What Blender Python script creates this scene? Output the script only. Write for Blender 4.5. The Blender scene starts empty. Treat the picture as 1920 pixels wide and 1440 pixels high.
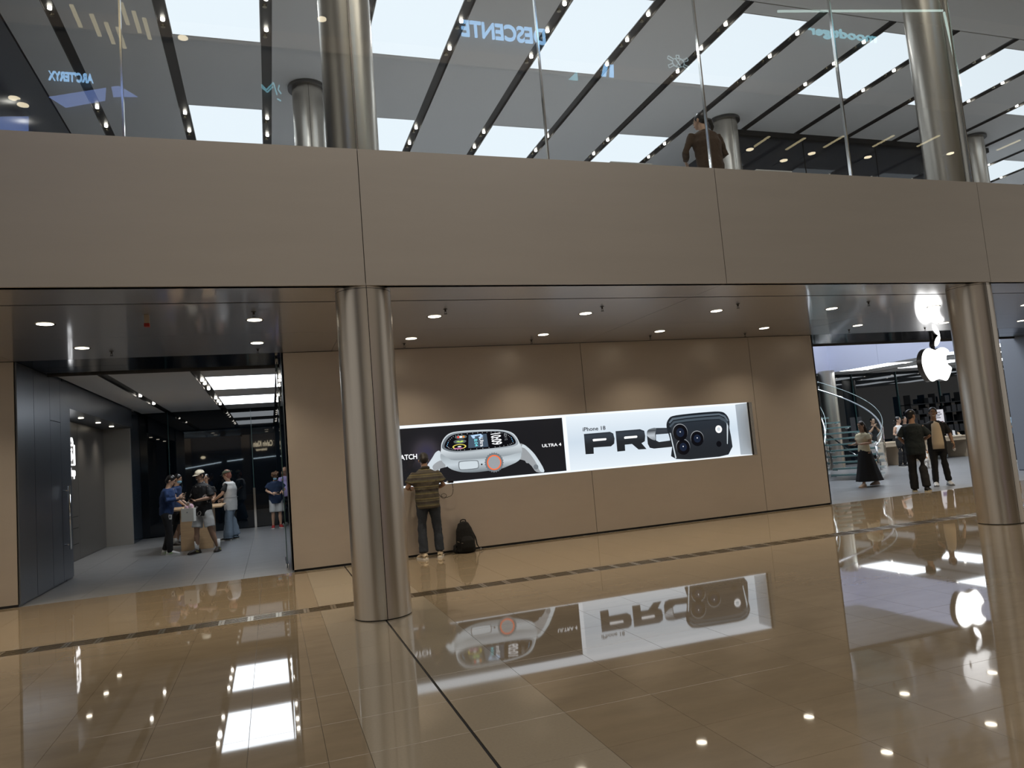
import bpy, bmesh, math, random
from mathutils import Vector, Matrix
from math import sin, cos, pi, radians as R
random.seed(7)
S = bpy.context.scene
C = S.collection
# ------------------------------------------------------------------ camera
cam_d = bpy.data.cameras.new('camera'); cam = bpy.data.objects.new('camera', cam_d); C.objects.link(cam); S.camera = cam
YAW, PITCH, ROLL, FPX = 0.326861170, 0.0913693401, -0.0825897206, 1362.49267
_f = Vector((sin(YAW)*cos(PITCH), cos(YAW)*cos(PITCH), sin(PITCH)))
_r = Vector((cos(YAW), -sin(YAW), 0)); _u = _r.cross(_f)
_r2 = cos(ROLL)*_r + sin(ROLL)*_u; _u2 = -sin(ROLL)*_r + cos(ROLL)*_u
cam.matrix_world = Matrix(((_r2.x, _u2.x, -_f.x, 0), (_r2.y, _u2.y, -_f.y, 0), (_r2.z, _u2.z, -_f.z, 1.6), (0, 0, 0, 1)))
cam_d.sensor_width = 36; cam_d.lens = FPX/1920*36; cam_d.clip_start = 0.05; cam_d.clip_end = 300
# ------------------------------------------------------------------ world, added large fill lights, exposure
w = bpy.data.worlds.new('world'); S.world = w; w.use_nodes = True
w.node_tree.nodes['Background'].inputs[0].default_value = (1.0, 0.93, 0.85, 1)
w.node_tree.nodes['Background'].inputs[1].default_value = 0.26
S.view_settings.view_transform = 'Standard'; S.view_settings.look = 'None'
S.view_settings.exposure = 0.5; S.view_settings.gamma = 1.0; S.view_settings.use_curve_mapping = False
S.cycles.max_bounces = 8; S.cycles.glossy_bounces = 5; S.cycles.diffuse_bounces = 3; S.cycles.transparent_max_bounces = 12
S.cycles.caustics_reflective = False; S.cycles.caustics_refractive = False
S.cycles.sample_clamp_indirect = 4.0
def area(name, loc, rot, sx, sy, e, col, parent=None):
    l = bpy.data.lights.new(name, 'AREA'); l.shape = 'RECTANGLE'; l.size = sx; l.size_y = sy; l.energy = e; l.color = col
    o = bpy.data.objects.new(name, l); o.location = loc; o.rotation_euler = rot; C.objects.link(o); return o
area('stair_void_fill', (15.2, 17.2, 8.3), (0, 0, 0), 6.5, 5.5, 420, (0.86, 0.91, 1.0))  # added fill without a fixture; brightens the slab edge, stairs and people
area('atrium_fill', (6, -1.5, 18.2), (0, 0, 0), 22, 5, 1150, (1.0, 0.92, 0.82))  # added overhead fill for the mall floor and fascia
area('gallery_fill', (6, -8.2, 9.9), (R(-18), 0, 0), 26, 2.2, 900, (1.0, 0.86, 0.70))  # added sheet of fill under the gallery soffit, lifts the mall ambience
area('shop_front_fill', (6, -11.6, 5.2), (R(-90), 0, 0), 26, 3.5, 560, (1.0, 0.88, 0.74))  # added unseen fill sheet in front of the opposite shopfronts

# ------------------------------------------------------------------ materials
MATS = {}
def mat(name, col, rough=0.5, metal=0.0, ior=1.5, emis=None, es=0.0, noise=0.0, nscale=8.0, bump=0.0, bscale=60.0, spec=None, stretch=None, coat=0.0, tint=0.0, rvar=0.0):
    if name in MATS: return MATS[name]
    m = bpy.data.materials.new(name); m.use_nodes = True; nt = m.node_tree; N = nt.nodes; L = nt.links
    b = N['Principled BSDF']; b.inputs['Base Color'].default_value = (*col, 1); b.inputs['Roughness'].default_value = rough
    b.inputs['Metallic'].default_value = metal; b.inputs['IOR'].default_value = ior
    if coat: b.inputs['Coat Weight'].default_value = coat; b.inputs['Coat Roughness'].default_value = 0.04
    if emis: b.inputs['Emission Color'].default_value = (*emis, 1); b.inputs['Emission Strength'].default_value = es
    if noise or bump or rvar:
        tc = N.new('ShaderNodeTexCoord'); mp = N.new('ShaderNodeMapping'); L.new(tc.outputs['Object'], mp.inputs[0])
        geo = N.new('ShaderNodeNewGeometry'); L.new(geo.outputs['Position'], mp.inputs[0])
        if stretch: mp.inputs['Scale'].default_value = stretch
    if noise:
        nz = N.new('ShaderNodeTexNoise'); nz.inputs['Scale'].default_value = nscale; nz.inputs['Detail'].default_value = 6; nz.inputs['Roughness'].default_value = 0.65
        L.new(mp.outputs[0], nz.inputs[0])
        r = N.new('ShaderNodeMapRange'); r.inputs[1].default_value = 0.3; r.inputs[2].default_value = 0.7; r.inputs[3].default_value = 1-noise; r.inputs[4].default_value = 1+noise
        L.new(nz.outputs[0], r.inputs[0])
        mx = N.new('ShaderNodeVectorMath'); mx.operation = 'SCALE'; mx.inputs[0].default_value = col; L.new(r.outputs[0], mx.inputs['Scale'])
        out = mx.outputs[0]
        if tint:
            oi = N.new('ShaderNodeObjectInfo'); r2 = N.new('ShaderNodeMapRange'); r2.inputs[3].default_value = 1-tint; r2.inputs[4].default_value = 1+tint
            L.new(oi.outputs['Random'], r2.inputs[0]); m2 = N.new('ShaderNodeVectorMath'); m2.operation = 'SCALE'
            L.new(out, m2.inputs[0]); L.new(r2.outputs[0], m2.inputs['Scale']); out = m2.outputs[0]
        L.new(out, b.inputs['Base Color'])
    if rvar:
        n3 = N.new('ShaderNodeTexNoise'); n3.inputs['Scale'].default_value = 1.3; L.new(mp.outputs[0], n3.inputs[0])
        r3 = N.new('ShaderNodeMapRange'); r3.inputs[3].default_value = max(0.0, rough-rvar); r3.inputs[4].default_value = rough+rvar; L.new(n3.outputs[0], r3.inputs[0]); L.new(r3.outputs[0], b.inputs['Roughness'])
    if bump:
        n2 = N.new('ShaderNodeTexNoise'); n2.inputs['Scale'].default_value = bscale; n2.inputs['Detail'].default_value = 3; L.new(mp.outputs[0], n2.inputs[0])
        bp = N.new('ShaderNodeBump'); bp.inputs['Strength'].default_value = bump; bp.inputs['Distance'].default_value = 0.01
        L.new(n2.outputs[0], bp.inputs['Height']); L.new(bp.outputs[0], b.inputs['Normal'])
    MATS[name] = m; return m
def emit(name, col, s):
    if name in MATS: return MATS[name]
    m = bpy.data.materials.new(name); m.use_nodes = True; nt = m.node_tree; nt.nodes.clear()
    e = nt.nodes.new('ShaderNodeEmission'); e.inputs[0].default_value = (*col, 1); e.inputs[1].default_value = s
    o = nt.nodes.new('ShaderNodeOutputMaterial'); nt.links.new(e.outputs[0], o.inputs[0]); MATS[name] = m; return m
def glass_mat(name, tint, extra=0.0, ior=1.5):
    m = bpy.data.materials.new(name); m.use_nodes = True; nt = m.node_tree; nt.nodes.clear(); N = nt.nodes; L = nt.links
    t = N.new('ShaderNodeBsdfTransparent'); t.inputs[0].default_value = (*tint, 1)
    g = N.new('ShaderNodeBsdfGlossy'); g.inputs['Roughness'].default_value = 0.0; g.inputs[0].default_value = (1, 1, 1, 1)
    fr = N.new('ShaderNodeFresnel'); fr.inputs[0].default_value = ior
    geo = N.new('ShaderNodeNewGeometry')
    # outside face only (the inside of a thin pane would reflect totally)
    mul = N.new('ShaderNodeMath'); mul.operation = 'MULTIPLY'; sub = N.new('ShaderNodeMath'); sub.operation = 'SUBTRACT'; sub.inputs[0].default_value = 1.0
    L.new(geo.outputs['Backfacing'], sub.inputs[1]); L.new(fr.outputs[0], mul.inputs[0]); L.new(sub.outputs[0], mul.inputs[1])
    ad = N.new('ShaderNodeMath'); ad.operation = 'MULTIPLY'; ad.inputs[1].default_value = 1.9+extra; L.new(mul.outputs[0], ad.inputs[0]); ad.use_clamp = True
    mx = N.new('ShaderNodeMixShader'); L.new(ad.outputs[0], mx.inputs[0]); L.new(t.outputs[0], mx.inputs[1]); L.new(g.outputs[0], mx.inputs[2])
    o = N.new('ShaderNodeOutputMaterial'); L.new(mx.outputs[0], o.inputs[0]); MATS[name] = m; return m

STONE = mat('polished_beige_stone', (0.29, 0.23, 0.155), 0.03, ior=2.0, noise=0.10, nscale=1.6, tint=0.03, stretch=(1.0, 3.0, 1.0), bump=0.0025, bscale=2.2)
PALE = mat('polished_pale_terrazzo', (0.345, 0.295, 0.22), 0.045, ior=1.95, noise=0.05, nscale=60, tint=0.02)
GREYST = mat('honed_grey_stone', (0.215, 0.22, 0.228), 0.30, ior=1.5, noise=0.14, nscale=1.2, tint=0.03, stretch=(1, 5, 1))
WALLM = mat('bead_blasted_bronze_steel', (0.56, 0.505, 0.45), 0.40, metal=0.6, noise=0.025, nscale=1.2, stretch=(1, 1, 3))
FASC = mat('bead_blasted_pale_steel', (0.50, 0.465, 0.42), 0.42, metal=0.6, noise=0.025, nscale=1.0, stretch=(0.5, 1, 4))
def hazed(name, col, r1, r2, f):      # satin metal: a sharp reflection with a soft halo around it
    m = bpy.data.materials.new(name); m.use_nodes = True; nt = m.node_tree; nt.nodes.clear(); N = nt.nodes
    a = N.new('ShaderNodeBsdfGlossy'); b = N.new('ShaderNodeBsdfGlossy'); mx = N.new('ShaderNodeMixShader'); o = N.new('ShaderNodeOutputMaterial')
    for g, r in ((a, r1), (b, r2)): g.inputs['Color'].default_value = (*col, 1); g.inputs['Roughness'].default_value = r
    mx.inputs[0].default_value = f; nt.links.new(a.outputs[0], mx.inputs[1]); nt.links.new(b.outputs[0], mx.inputs[2]); nt.links.new(mx.outputs[0], o.inputs[0]); MATS[name] = m; return m
SOFF = hazed('satin_soffit_steel', (0.66, 0.665, 0.68), 0.075, 0.36, 0.55)
COLM = mat('brushed_column_steel', (0.60, 0.56, 0.50), 0.30, metal=1.0, noise=0.03, nscale=3, stretch=(8, 8, 0.3))
DARKM = mat('dark_anodised_wall', (0.17, 0.19, 0.225), 0.32, metal=0.7, noise=0.02, nscale=2)
DARKT = mat('dark_taupe_wall', (0.17, 0.16, 0.15), 0.38, metal=0.5)
BLACK = mat('black_gap', (0.006, 0.006, 0.007), 0.6)
CEIL = mat('matt_ceiling_white', (0.74, 0.74, 0.73), 0.75)
TRACK = mat('dark_track_metal', (0.055, 0.052, 0.05), 0.35, metal=0.4)
STEEL = mat('polished_steel', (0.75, 0.75, 0.74), 0.12, metal=1.0)
STEELD = mat('drain_steel', (0.50, 0.44, 0.34), 0.26, metal=1.0)
WHITE = mat('white_lacquer', (0.8, 0.8, 0.8), 0.35)
BAND = mat('blue_white_edge_band', (0.55, 0.58, 0.72), 0.32)
OAK = mat('light_oak', (0.50, 0.33, 0.18), 0.4, noise=0.12, nscale=3, stretch=(1, 1, 12))
BLKGL = mat('black_glass', (0.003, 0.006, 0.010), 0.02, ior=1.52)
MALLW = mat('mall_warm_wall', (0.30, 0.25, 0.20), 0.6, noise=0.05, nscale=0.6)
MALLD = mat('mall_dark_shopfront', (0.035, 0.035, 0.04), 0.3)
GLASS = glass_mat('clear_glass', (0.97, 0.985, 0.98))
GLEDGE = mat('glass_edge_green', (0.05, 0.10, 0.10), 0.08, ior=1.5)
PANEL = emit('lit_ceiling_panel', (0.84, 0.92, 1.0), 0.78)
PANELS = emit('lit_shop_panel', (0.86, 0.93, 1.0), 3.2)
LAMP = emit('downlight_glow', (1.0, 0.90, 0.72), 7.0)
SPOTM = emit('spot_glow', (1.0, 0.95, 0.85), 10.0)
SPOTD = mat('unlit_spot', (0.3, 0.27, 0.2), 0.25, metal=0.8)

# ------------------------------------------------------------------ mesh builder
class MB:
    def __init__(s): s.v = []; s.f = []; s.sm = []
    def add(s, vs, fs, smooth=False):
        n = len(s.v); s.v += [tuple(p) for p in vs]; s.f += [tuple(i+n for i in f) for f in fs]; s.sm += [smooth]*len(fs); return s
    def box(s, x0, x1, y0, y1, z0, z1):
        return s.add([(x0,y0,z0),(x1,y0,z0),(x1,y1,z0),(x0,y1,z0),(x0,y0,z1),(x1,y0,z1),(x1,y1,z1),(x0,y1,z1)],
                     [(0,3,2,1),(4,5,6,7),(0,1,5,4),(1,2,6,5),(2,3,7,6),(3,0,4,7)])
    def bar(s, a, b, w, t, up=(0,0,1)):
        a = Vector(a); b = Vector(b); d = (b-a).normalized(); u = Vector(up); r = d.cross(u).normalized()*w/2; u2 = r.cross(d).normalized()*t/2
        vs = [p+q for p in (a,b) for q in (-r-u2, r-u2, r+u2, -r+u2)]
        return s.add(vs, [(0,1,2,3),(7,6,5,4),(0,4,5,1),(1,5,6,2),(2,6,7,3),(3,7,4,0)])
    def ring(s, c, ax, ay, n=24): c = Vector(c); return [c+ax*cos(2*pi*i/n)+ay*sin(2*pi*i/n) for i in range(n)]
    def cyl(s, c, r, z0, z1, n=24, caps=True, a0=0, a1=2*pi):
        c = Vector(c); full = abs(a1-a0-2*pi) < 1e-6; m = n if full else n+1
        an = [a0+(a1-a0)*i/n for i in range(m)]
        vs = [(c.x+r*cos(a), c.y+r*sin(a), z0) for a in an]+[(c.x+r*cos(a), c.y+r*sin(a), z1) for a in an]
        fs = [(i, (i+1)%m, (i+1)%m+m, i+m) for i in range(m if full else m-1)]
        s.add(vs, fs, True)
        if caps and full: s.add(vs, [tuple(range(m-1,-1,-1)), tuple(range(m,2*m))])
        return s
    def tube(s, pts, rad, n=10, flat=1.0, up=(0,0,1), caps=True):
        pts = [Vector(p) for p in pts]; m = len(pts)
        if not hasattr(rad, '__len__'): rad = [rad]*m
        base = len(s.v); vs = []; u = Vector(up)
        for i, p in enumerate(pts):
            d = (pts[min(i+1,m-1)]-pts[max(i-1,0)]).normalized()
            r = d.cross(u)
            if r.length < 1e-3: r = d.cross(Vector((0.3,1,0)))
            r.normalize(); k = r.cross(d).normalized()
            q = rad[i]; qa, qb = (q, q*flat) if not hasattr(q, '__len__') else q
            vs += s.ring(p, r*qa, k*qb, n)
        fs = [(i*n+j, i*n+(j+1)%n, (i+1)*n+(j+1)%n, (i+1)*n+j) for i in range(m-1) for j in range(n)]
        if caps: fs += [tuple(range(n-1,-1,-1)), tuple(range((m-1)*n, m*n))]
        return s.add(vs, fs, True)
    def ell(s, c, rx, ry, rz, n=14, k=8, rot=None):
        c = Vector(c); vs = []; 
        for i in range(1, k):
            t = pi*i/k
            for j in range(n):
                a = 2*pi*j/n; p = Vector((rx*sin(t)*cos(a), ry*sin(t)*sin(a), rz*cos(t)))
                vs.append(c+(rot @ p if rot else p))
        top = Vector((0,0,rz)); bot = Vector((0,0,-rz))
        vs += [c+(rot @ top if rot else top), c+(rot @ bot if rot else bot)]
        fs = [(i*n+j, (i+1)*n+j, (i+1)*n+(j+1)%n, i*n+(j+1)%n) for i in range(k-2) for j in range(n)]
        T = (k-1)*n; fs += [(T, j, (j+1)%n) for j in range(n)]+[(T+1, (k-2)*n+(j+1)%n, (k-2)*n+j) for j in range(n)]
        return s.add(vs, fs, True)
    def prism(s, poly, y0, y1, hole=None):
        # polygon in X,Z pushed from y0 (front) to y1
        n = len(poly); vs = [(x, y0, z) for x, z in poly]+[(x, y1, z) for x, z in poly]
        fs = [tuple(range(n)), tuple(range(2*n-1, n-1, -1))]+[(i, i+n, (i+1)%n+n, (i+1)%n) for i in range(n)]
        return s.add(vs, fs)
    def mesh(s, name):
        me = bpy.data.meshes.new(name); me.from_pydata(s.v, [], s.f); me.update()
        me.polygons.foreach_set('use_smooth', s.sm); return me
    def build(s, name, m=None, parent=None, bevel=0.0, recalc=False):
        me = s.mesh(name)
        if recalc:
            b = bmesh.new(); b.from_mesh(me); bmesh.ops.recalc_face_normals(b, faces=b.faces); b.to_mesh(me); b.free()
        return link(name, me, m, parent, bevel)
def link(name, me, m=None, parent=None, bevel=0.0):
    o = bpy.data.objects.new(name, me); C.objects.link(o)
    if m and not me.materials: me.materials.append(m)
    if parent: o.parent = parent
    if bevel:
        b = o.modifiers.new('bevel', 'BEVEL'); b.width = bevel; b.segments = 2; b.limit_method = 'ANGLE'
    return o
def thing(name, label, cat, loc=(0,0,0), rz=0.0, group=None):
    o = bpy.data.objects.new(name, None); C.objects.link(o); o.location = loc; o.rotation_euler = (0,0,rz); o.empty_display_size = 0.1
    o['label'] = label; o['category'] = cat
    if group: o['group'] = group
    return o
def tag(o, label, cat, group=None):
    o['label'] = label; o['category'] = cat
    if group: o['group'] = group
    return o
def struct(o): o['kind'] = 'structure'; return o
def stuff(o): o['kind'] = 'stuff'; return o
def root(name):
    o = bpy.data.objects.new(name, None); C.objects.link(o); o['kind'] = 'structure'; return o
def ordn(i): return ['first','second','third','fourth','fifth','sixth','seventh','eighth','ninth','tenth','eleventh','twelfth','thirteenth','fourteenth','fifteenth','sixteenth','seventeenth','eighteenth','nineteenth','twentieth'][i]

# projection used only to rank pieces by how large they show
def seen(p):
    q = Vector(p)-Vector((0,0,1.6)); x, y, z = q.dot(_r2), -q.dot(_u2), q.dot(_f)
    if z < 0.3: return None
    return (960+FPX*x/z, 720+FPX*y/z, z)
def shows(x0, x1, y0, y1, z=0.0, pad=30):
    P = [seen((x, y, z)) for x in (x0, x1) for y in (y0, y1)]
    if any(p is None for p in P): return 0
    if all(p[0] < -pad for p in P) or all(p[0] > 1920+pad for p in P) or all(p[1] < -pad for p in P) or all(p[1] > 1440+pad for p in P): return 0
    return abs((P[0][0]-P[3][0])*(P[1][1]-P[2][1])-(P[0][1]-P[3][1])*(P[1][0]-P[2][0]))/2

# ================================================================== STRUCTURE
WY = 12.06; ZS = 3.46; FY = 7.575; ZT = 4.945; ZU = 4.75; ZC = 8.5; BX = 22.8
def tiles(floor, name, xs, ys, m_of, gap, top=0.0, th=0.012, limit=290, skip=None):
    cand = []
    for i in range(len(xs)-1):
        for j in range(len(ys)-1):
            x0, x1, y0, y1 = xs[i]+gap/2, xs[i+1]-gap/2, ys[j]+gap/2, ys[j+1]-gap/2
            if skip and skip(x0, x1, y0, y1): continue
            cand.append((shows(x0, x1, y0, y1), x0, x1, y0, y1, m_of(x0, x1)))
    cand.sort(key=lambda c: -c[0]); cache = {}; rest = {}
    for k, (s, x0, x1, y0, y1, m) in enumerate(cand):
        if s > 60 and k < limit:
            key = (round(x1-x0, 4), round(y1-y0, 4), m.name)
            if key not in cache:
                c = 0.0003; a, b = x1-x0, y1-y0
                mb = MB(); mb.add([(0,0,-th),(a,0,-th),(a,b,-th),(0,b,-th),(0,0,-c),(a,0,-c),(a,b,-c),(0,b,-c),(c,c,0),(a-c,c,0),(a-c,b-c,0),(c,b-c,0)],
                    [(0,1,5,4),(1,2,6,5),(2,3,7,6),(3,0,4,7),(4,5,9,8),(5,6,10,9),(6,7,11,10),(7,4,8,11),(8,9,10,11)])
                me = mb.mesh(name); me.materials.append(m); cache[key] = me
            o = link(name, cache[key], None, floor); o.location = (x0, y0, top)
        else:
            rest.setdefault(m.name, MB()).box(x0, x1, y0, y1, top-th, top)
    for k, mb in rest.items():
        stuff(mb.build(name+'_remainder', MATS[k], floor))
floor = struct(MB().box(-18, 34, -12.2, 12.02, -0.3, -0.012).build('floor', mat('grout', (0.10, 0.08, 0.055), 0.5)))
xs = [1.03-0.585, 1.03-0.003, 1.03+0.003]; xs = []
left = [0.445, 0.22, -0.205]
while left[-1] > -7.5: left.append(left[-1]-0.592)
right = [1.615]
while right[-1] < 21: right.append(right[-1]+0.586)
xs = sorted(left)+[1.022, 1.038]+right
ys = []; y = 3.09-0.5945*5
while y < 11.6: ys.append(y); y += 0.5945
ys.append(WY-0.01)
gr0, gr1 = 8.615, 8.895
ys = sorted([v for v in ys if not (gr0-0.06 < v < gr1+0.06)]+[gr0, gr1])
tiles(floor, 'stone_tile', xs, ys, lambda a, b: PALE if a > 0.4 and b < 1.7 else STONE, 0.0022,
      skip=lambda x0, x1, y0, y1: (x1-x0 < 0.05) or (y0 > gr0-0.02 and y1 < gr1+0.02))
MB().box(1.024, 1.036, 0.1, WY, -0.012, -0.003).build('expansion_joint', BLACK, floor)
a = MB().box(-18, xs[0], -12.2, WY, -0.012, 0).box(xs[-1], 34, -12.2, WY, -0.012, 0).box(xs[0], xs[-1], -12.2, ys[0], -0.012, 0)
a.build('outlying_paving', STONE, floor)
# drain with one grate after another
drain = struct(MB().box(-7.6, 21, gr0+0.002, gr1-0.002, -0.05, -0.045).build('trim_1', BLACK))
gm = MB(); L_ = 0.292; Wd = gr1-gr0-0.01
for k in range(5): yy = 0.012+k*(Wd-0.024)/4; gm.box(0.028, L_-0.028, yy-0.010, yy+0.010, -0.02, 0.001)
for x0 in (0, L_-0.028): gm.box(x0, x0+0.028, 0.0, Wd, -0.02, 0.0)
gme = gm.mesh('drain_grate'); gme.materials.append(STEELD)
stm = MB().cyl((0, 0, 0), 0.006, 0, 0.003, 6).mesh('stud')
x = -0.29-0.297*24
while x < 21-0.3:
    o = link('drain_grate', gme, None, drain); o.location = (x, gr0+0.005, 0); x += 0.297

# shop floor of grey stone
sfl = struct(MB().box(-7, 34, 12.02, 26, -0.3, -0.012).build('floor_shop', mat('dark_grout', (0.12, 0.12, 0.12), 0.6)))
xs2 = [-6.36+0.735*i for i in range(0, 56)]; ys2 = [WY-0.01]+[12.68+0.62*2*j for j in range(0, 10)]
tiles(sfl, 'grey_stone_tile', xs2, ys2, lambda a, b: GREYST, 0.004, limit=260)

# advertising wall of steel panels between the two openings, with recessed light box
def wall_panels(name, xsl, boxhole, mt, z0=0.035, z1=ZS-0.006, y=WY):
    r = struct(MB().box(xsl[0]+0.01, xsl[-1]-0.01, y+0.6, y+0.66, 0.0, ZS).build(name, DARKM))
    for i in range(len(xsl)-1):
        a, b = xsl[i]+0.004, xsl[i+1]-0.004
        for (u0, u1, v0, v1) in cut(a, b, z0, z1, boxhole):
            MB().box(u0, u1, y, y+0.03, v0, v1).build('wall_panel', mt, r)
    MB().box(xsl[0], xsl[-1], y+0.02, y+0.05, 0.0, 0.034).build('shadow_gap', BLACK, r)
    return r
def cut(a, b, z0, z1, h):
    if not h or b <= h[0] or a >= h[1]: return [(a, b, z0, z1)]
    out = [(a, b, z0, h[2]), (a, b, h[3], z1)]
    if a < h[0]: out.append((a, h[0], h[2], h[3]))
    if b > h[1]: out.append((h[1], b, h[2], h[3]))
    return out
BXL, BXR, BZ0, BZ1, BD = 1.90, 9.02, 1.135, 2.165, 0.42
wb = wall_panels('wall_front', [0.24, 1.83, 5.46, 9.10, 10.66], (BXL, BXR, BZ0, BZ1), WALLM)
# backing strips behind joints and side returns
MB().box(0.24, BXL-0.02, WY+0.032, WY+0.05, 0.035, ZS).box(BXR+0.02, 10.66, WY+0.032, WY+0.05, 0.035, ZS).box(BXL-0.02, BXR+0.02, WY+0.032, WY+0.05, 0.035, BZ0-0.01).box(BXL-0.02, BXR+0.02, WY+0.032, WY+0.05, BZ1+0.01, ZS).build('joint_backing', BLACK, wb)
MB().box(0.24, 0.27, WY, WY+0.62, 0.0, ZS).box(10.63, 10.66, WY, WY+0.62, 0.0, ZS).build('side_return', DARKM, wb)
wl = struct(MB().box(-7.4, -3.42, WY+0.02, WY+0.3, 0.0, ZS).build('wall_left', DARKM))
MB().box(-7.4, -3.43, WY, WY+0.02, 0.035, ZS-0.006).build('wall_panel', WALLM, wl)
MB().box(-7.4, -3.43, WY+0.005, WY+0.02, 0.0, 0.034).build('shadow_gap', BLACK, wl)
wr = struct(MB().box(18.56, 24, WY+0.02, WY+0.3, 0.0, ZS).build('wall_right', DARKM))
MB().box(18.5, 24, WY, WY+0.02, 0.035, ZS-0.006).build('wall_panel', WALLM, wr)
# dark reveal of the left opening with its joints, door leaf and deep recess
lv = struct(MB().box(-3.75, -3.43, WY+0.3, 15.0, 0.0, 3.55).build('wall_reveal_left', DARKM))
for y0, y1, zz in ((12.08, 12.86, (0.03, 3.455)), (12.875, 13.72, (0.03, 3.455)), (13.73, 14.34, (0.03, 2.72)), (13.73, 14.34, (2.73, 3.455)), (14.35, 14.99, (0.03, 3.455))):
    MB().box(-3.43, -3.40, y0, y1, *zz).build('wall_panel', DARKM, lv)
MB().box(-3.75, -3.42, 14.6, 15.0, 0.0, 3.55).build('reveal_end', DARKM, lv)
hd = MB().tube([(-3.31, 14.42, 0.55), (-3.31, 14.42, 1.63)], 0.019, 12).tube([(-3.40, 14.42, 0.63), (-3.31, 14.42, 0.63)], 0.010, 8).tube([(-3.40, 14.42, 1.55), (-3.31, 14.42, 1.55)], 0.010, 8).build('pull_handle', STEEL)
tag(hd, 'long vertical brushed steel pull handle on the dark door leaf', 'handle')
rc = struct(MB().box(-4.2, -4.1, 14.95, 21.4, 0.0, 3.55).build('wall_recess', DARKT))
for y0, y1 in ((15.0, 17.4), (17.41, 18.6), (18.61, 21.3)): MB().box(-4.10, -4.085, y0, y1, 0.03, 3.02).build('wall_panel', DARKT, rc)
for zz, y0, y1 in ((0.95, 15.6, 18.5), (0.70, 15.6, 18.5), (0.36, 15.6, 18.5)): MB().box(-4.086, -4.082, y0, y1, zz, zz+0.012).build('slot', BLACK, rc)
MB().box(-4.1, -3.47, 21.35, 21.45, 0.0, 3.05).build('recess_end_panel', mat('warm_grey_panel', (0.26, 0.245, 0.225), 0.5), rc)
MB().box(-4.1, -3.43, 15.0, 21.45, 3.03, 3.55).build('recess_header', DARKM, rc)
MB().box(-3.75, -3.47, 21.45, 22.9, 0.0, 3.55).build('recess_return', mat('blue_black_panel', (0.06, 0.085, 0.115), 0.22, metal=0.5), rc)
for k, yy in enumerate((15.6, 17.3, 18.9, 20.4)):
    o = MB().cyl((-3.72, yy, 0), 0.05, 3.018, 3.03, 14).build('recess_downlight', LAMP); tag(o, '%s small round downlight above the dark recess, from the entrance' % ordn(k), 'light')
    l = bpy.data.lights.new('spot', 'SPOT'); l.energy = 30; l.spot_size = R(110); l.spot_blend = 1; l.shadow_soft_size = 0.05; l.color = (1, .92, .8)
    lo = bpy.data.objects.new('recess_beam', l); lo.location = (-3.72, yy, 3.0); C.objects.link(lo); lo.parent = o
# right opening: blue-grey side wall
rv = struct(MB().box(18.52, 18.8, WY+0.3, 14.03, 0.0, 3.55).build('wall_reveal_right', mat('blue_grey_panel', (0.36, 0.39, 0.44), 0.5, metal=0.3)))
MB().box(18.50, 18.52, WY+0.02, 14.03, 0.03, 3.455).build('wall_panel', MATS['blue_grey_panel'], rv)

# soffit over the walkway: steel sheets, a dark slot, sheets again
sf = struct(MB().box(-8, 26, FY+0.03, 13.6, ZS+0.03, ZS+0.06).build('ceiling', BLACK))
def sheets(xsl, y0, y1, nm='soffit_panel', mt=SOFF, z=ZS, th=0.025):
    for i in range(len(xsl)-1): MB().box(xsl[i]+0.003, xsl[i+1]-0.003, y0, y1, z, z+th).build(nm, mt, sf)
sx = [-7.9, -3.43, 1.03, 5.49, 9.95, 14.41, 18.87, 25]
sheets(sx, FY+0.02, 8.345); sheets(sx, 8.385, 10.3); sheets(sx, 10.304, WY-0.02)
ox = [-3.40, 0.24]; 
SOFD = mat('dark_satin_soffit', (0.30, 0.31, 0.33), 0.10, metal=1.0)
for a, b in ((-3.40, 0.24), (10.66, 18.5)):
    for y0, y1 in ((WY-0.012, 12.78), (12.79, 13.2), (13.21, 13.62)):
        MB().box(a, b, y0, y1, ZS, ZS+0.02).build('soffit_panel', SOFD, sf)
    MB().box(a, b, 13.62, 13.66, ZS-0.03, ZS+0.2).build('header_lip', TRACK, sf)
# fascia with its four steel sheets
fa = struct(MB().box(-8, 26, FY+0.03, FY+0.12, ZS, ZT-0.02).build('trim_2', BLACK))
fx = [-7.9, -3.43, 1.04, 5.50, 9.98, 14.45, 18.9, 25]
for i in range(len(fx)-1): MB().box(fx[i]+0.004, fx[i+1]-0.004, FY, FY+0.03, ZS-0.004, ZT).build('fascia_panel', FASC, fa)
MB().box(-8, 26, FY+0.03, FY+0.10, ZT-0.02, ZT).build('fascia_cap', TRACK, fa)
# upper floor slab with stair void
sl = struct(MB().box(-8, 10.9, FY+0.13, 26, 3.62, ZU).box(10.9, 19.4, FY+0.13, 13.6, 3.62, ZU).box(10.9, 19.4, 21.3, 26, 3.62, ZU).box(19.46, 34, FY+0.13, 26, 3.62, ZU).build('floor_upper', mat('upper_floor_stone', (0.62, 0.62, 0.63), 0.35)))
for y0, y1 in ((13.62, 16.1), (16.11, 19.0), (19.01, 21.3)): MB().box(19.40, 19.455, y0, y1, 3.46, 4.78).build('edge_panel', BAND, sl)
MB().box(10.9, 19.4, 21.25, 21.3, 3.46, 4.78).build('edge_panel', BAND, sl)
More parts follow.
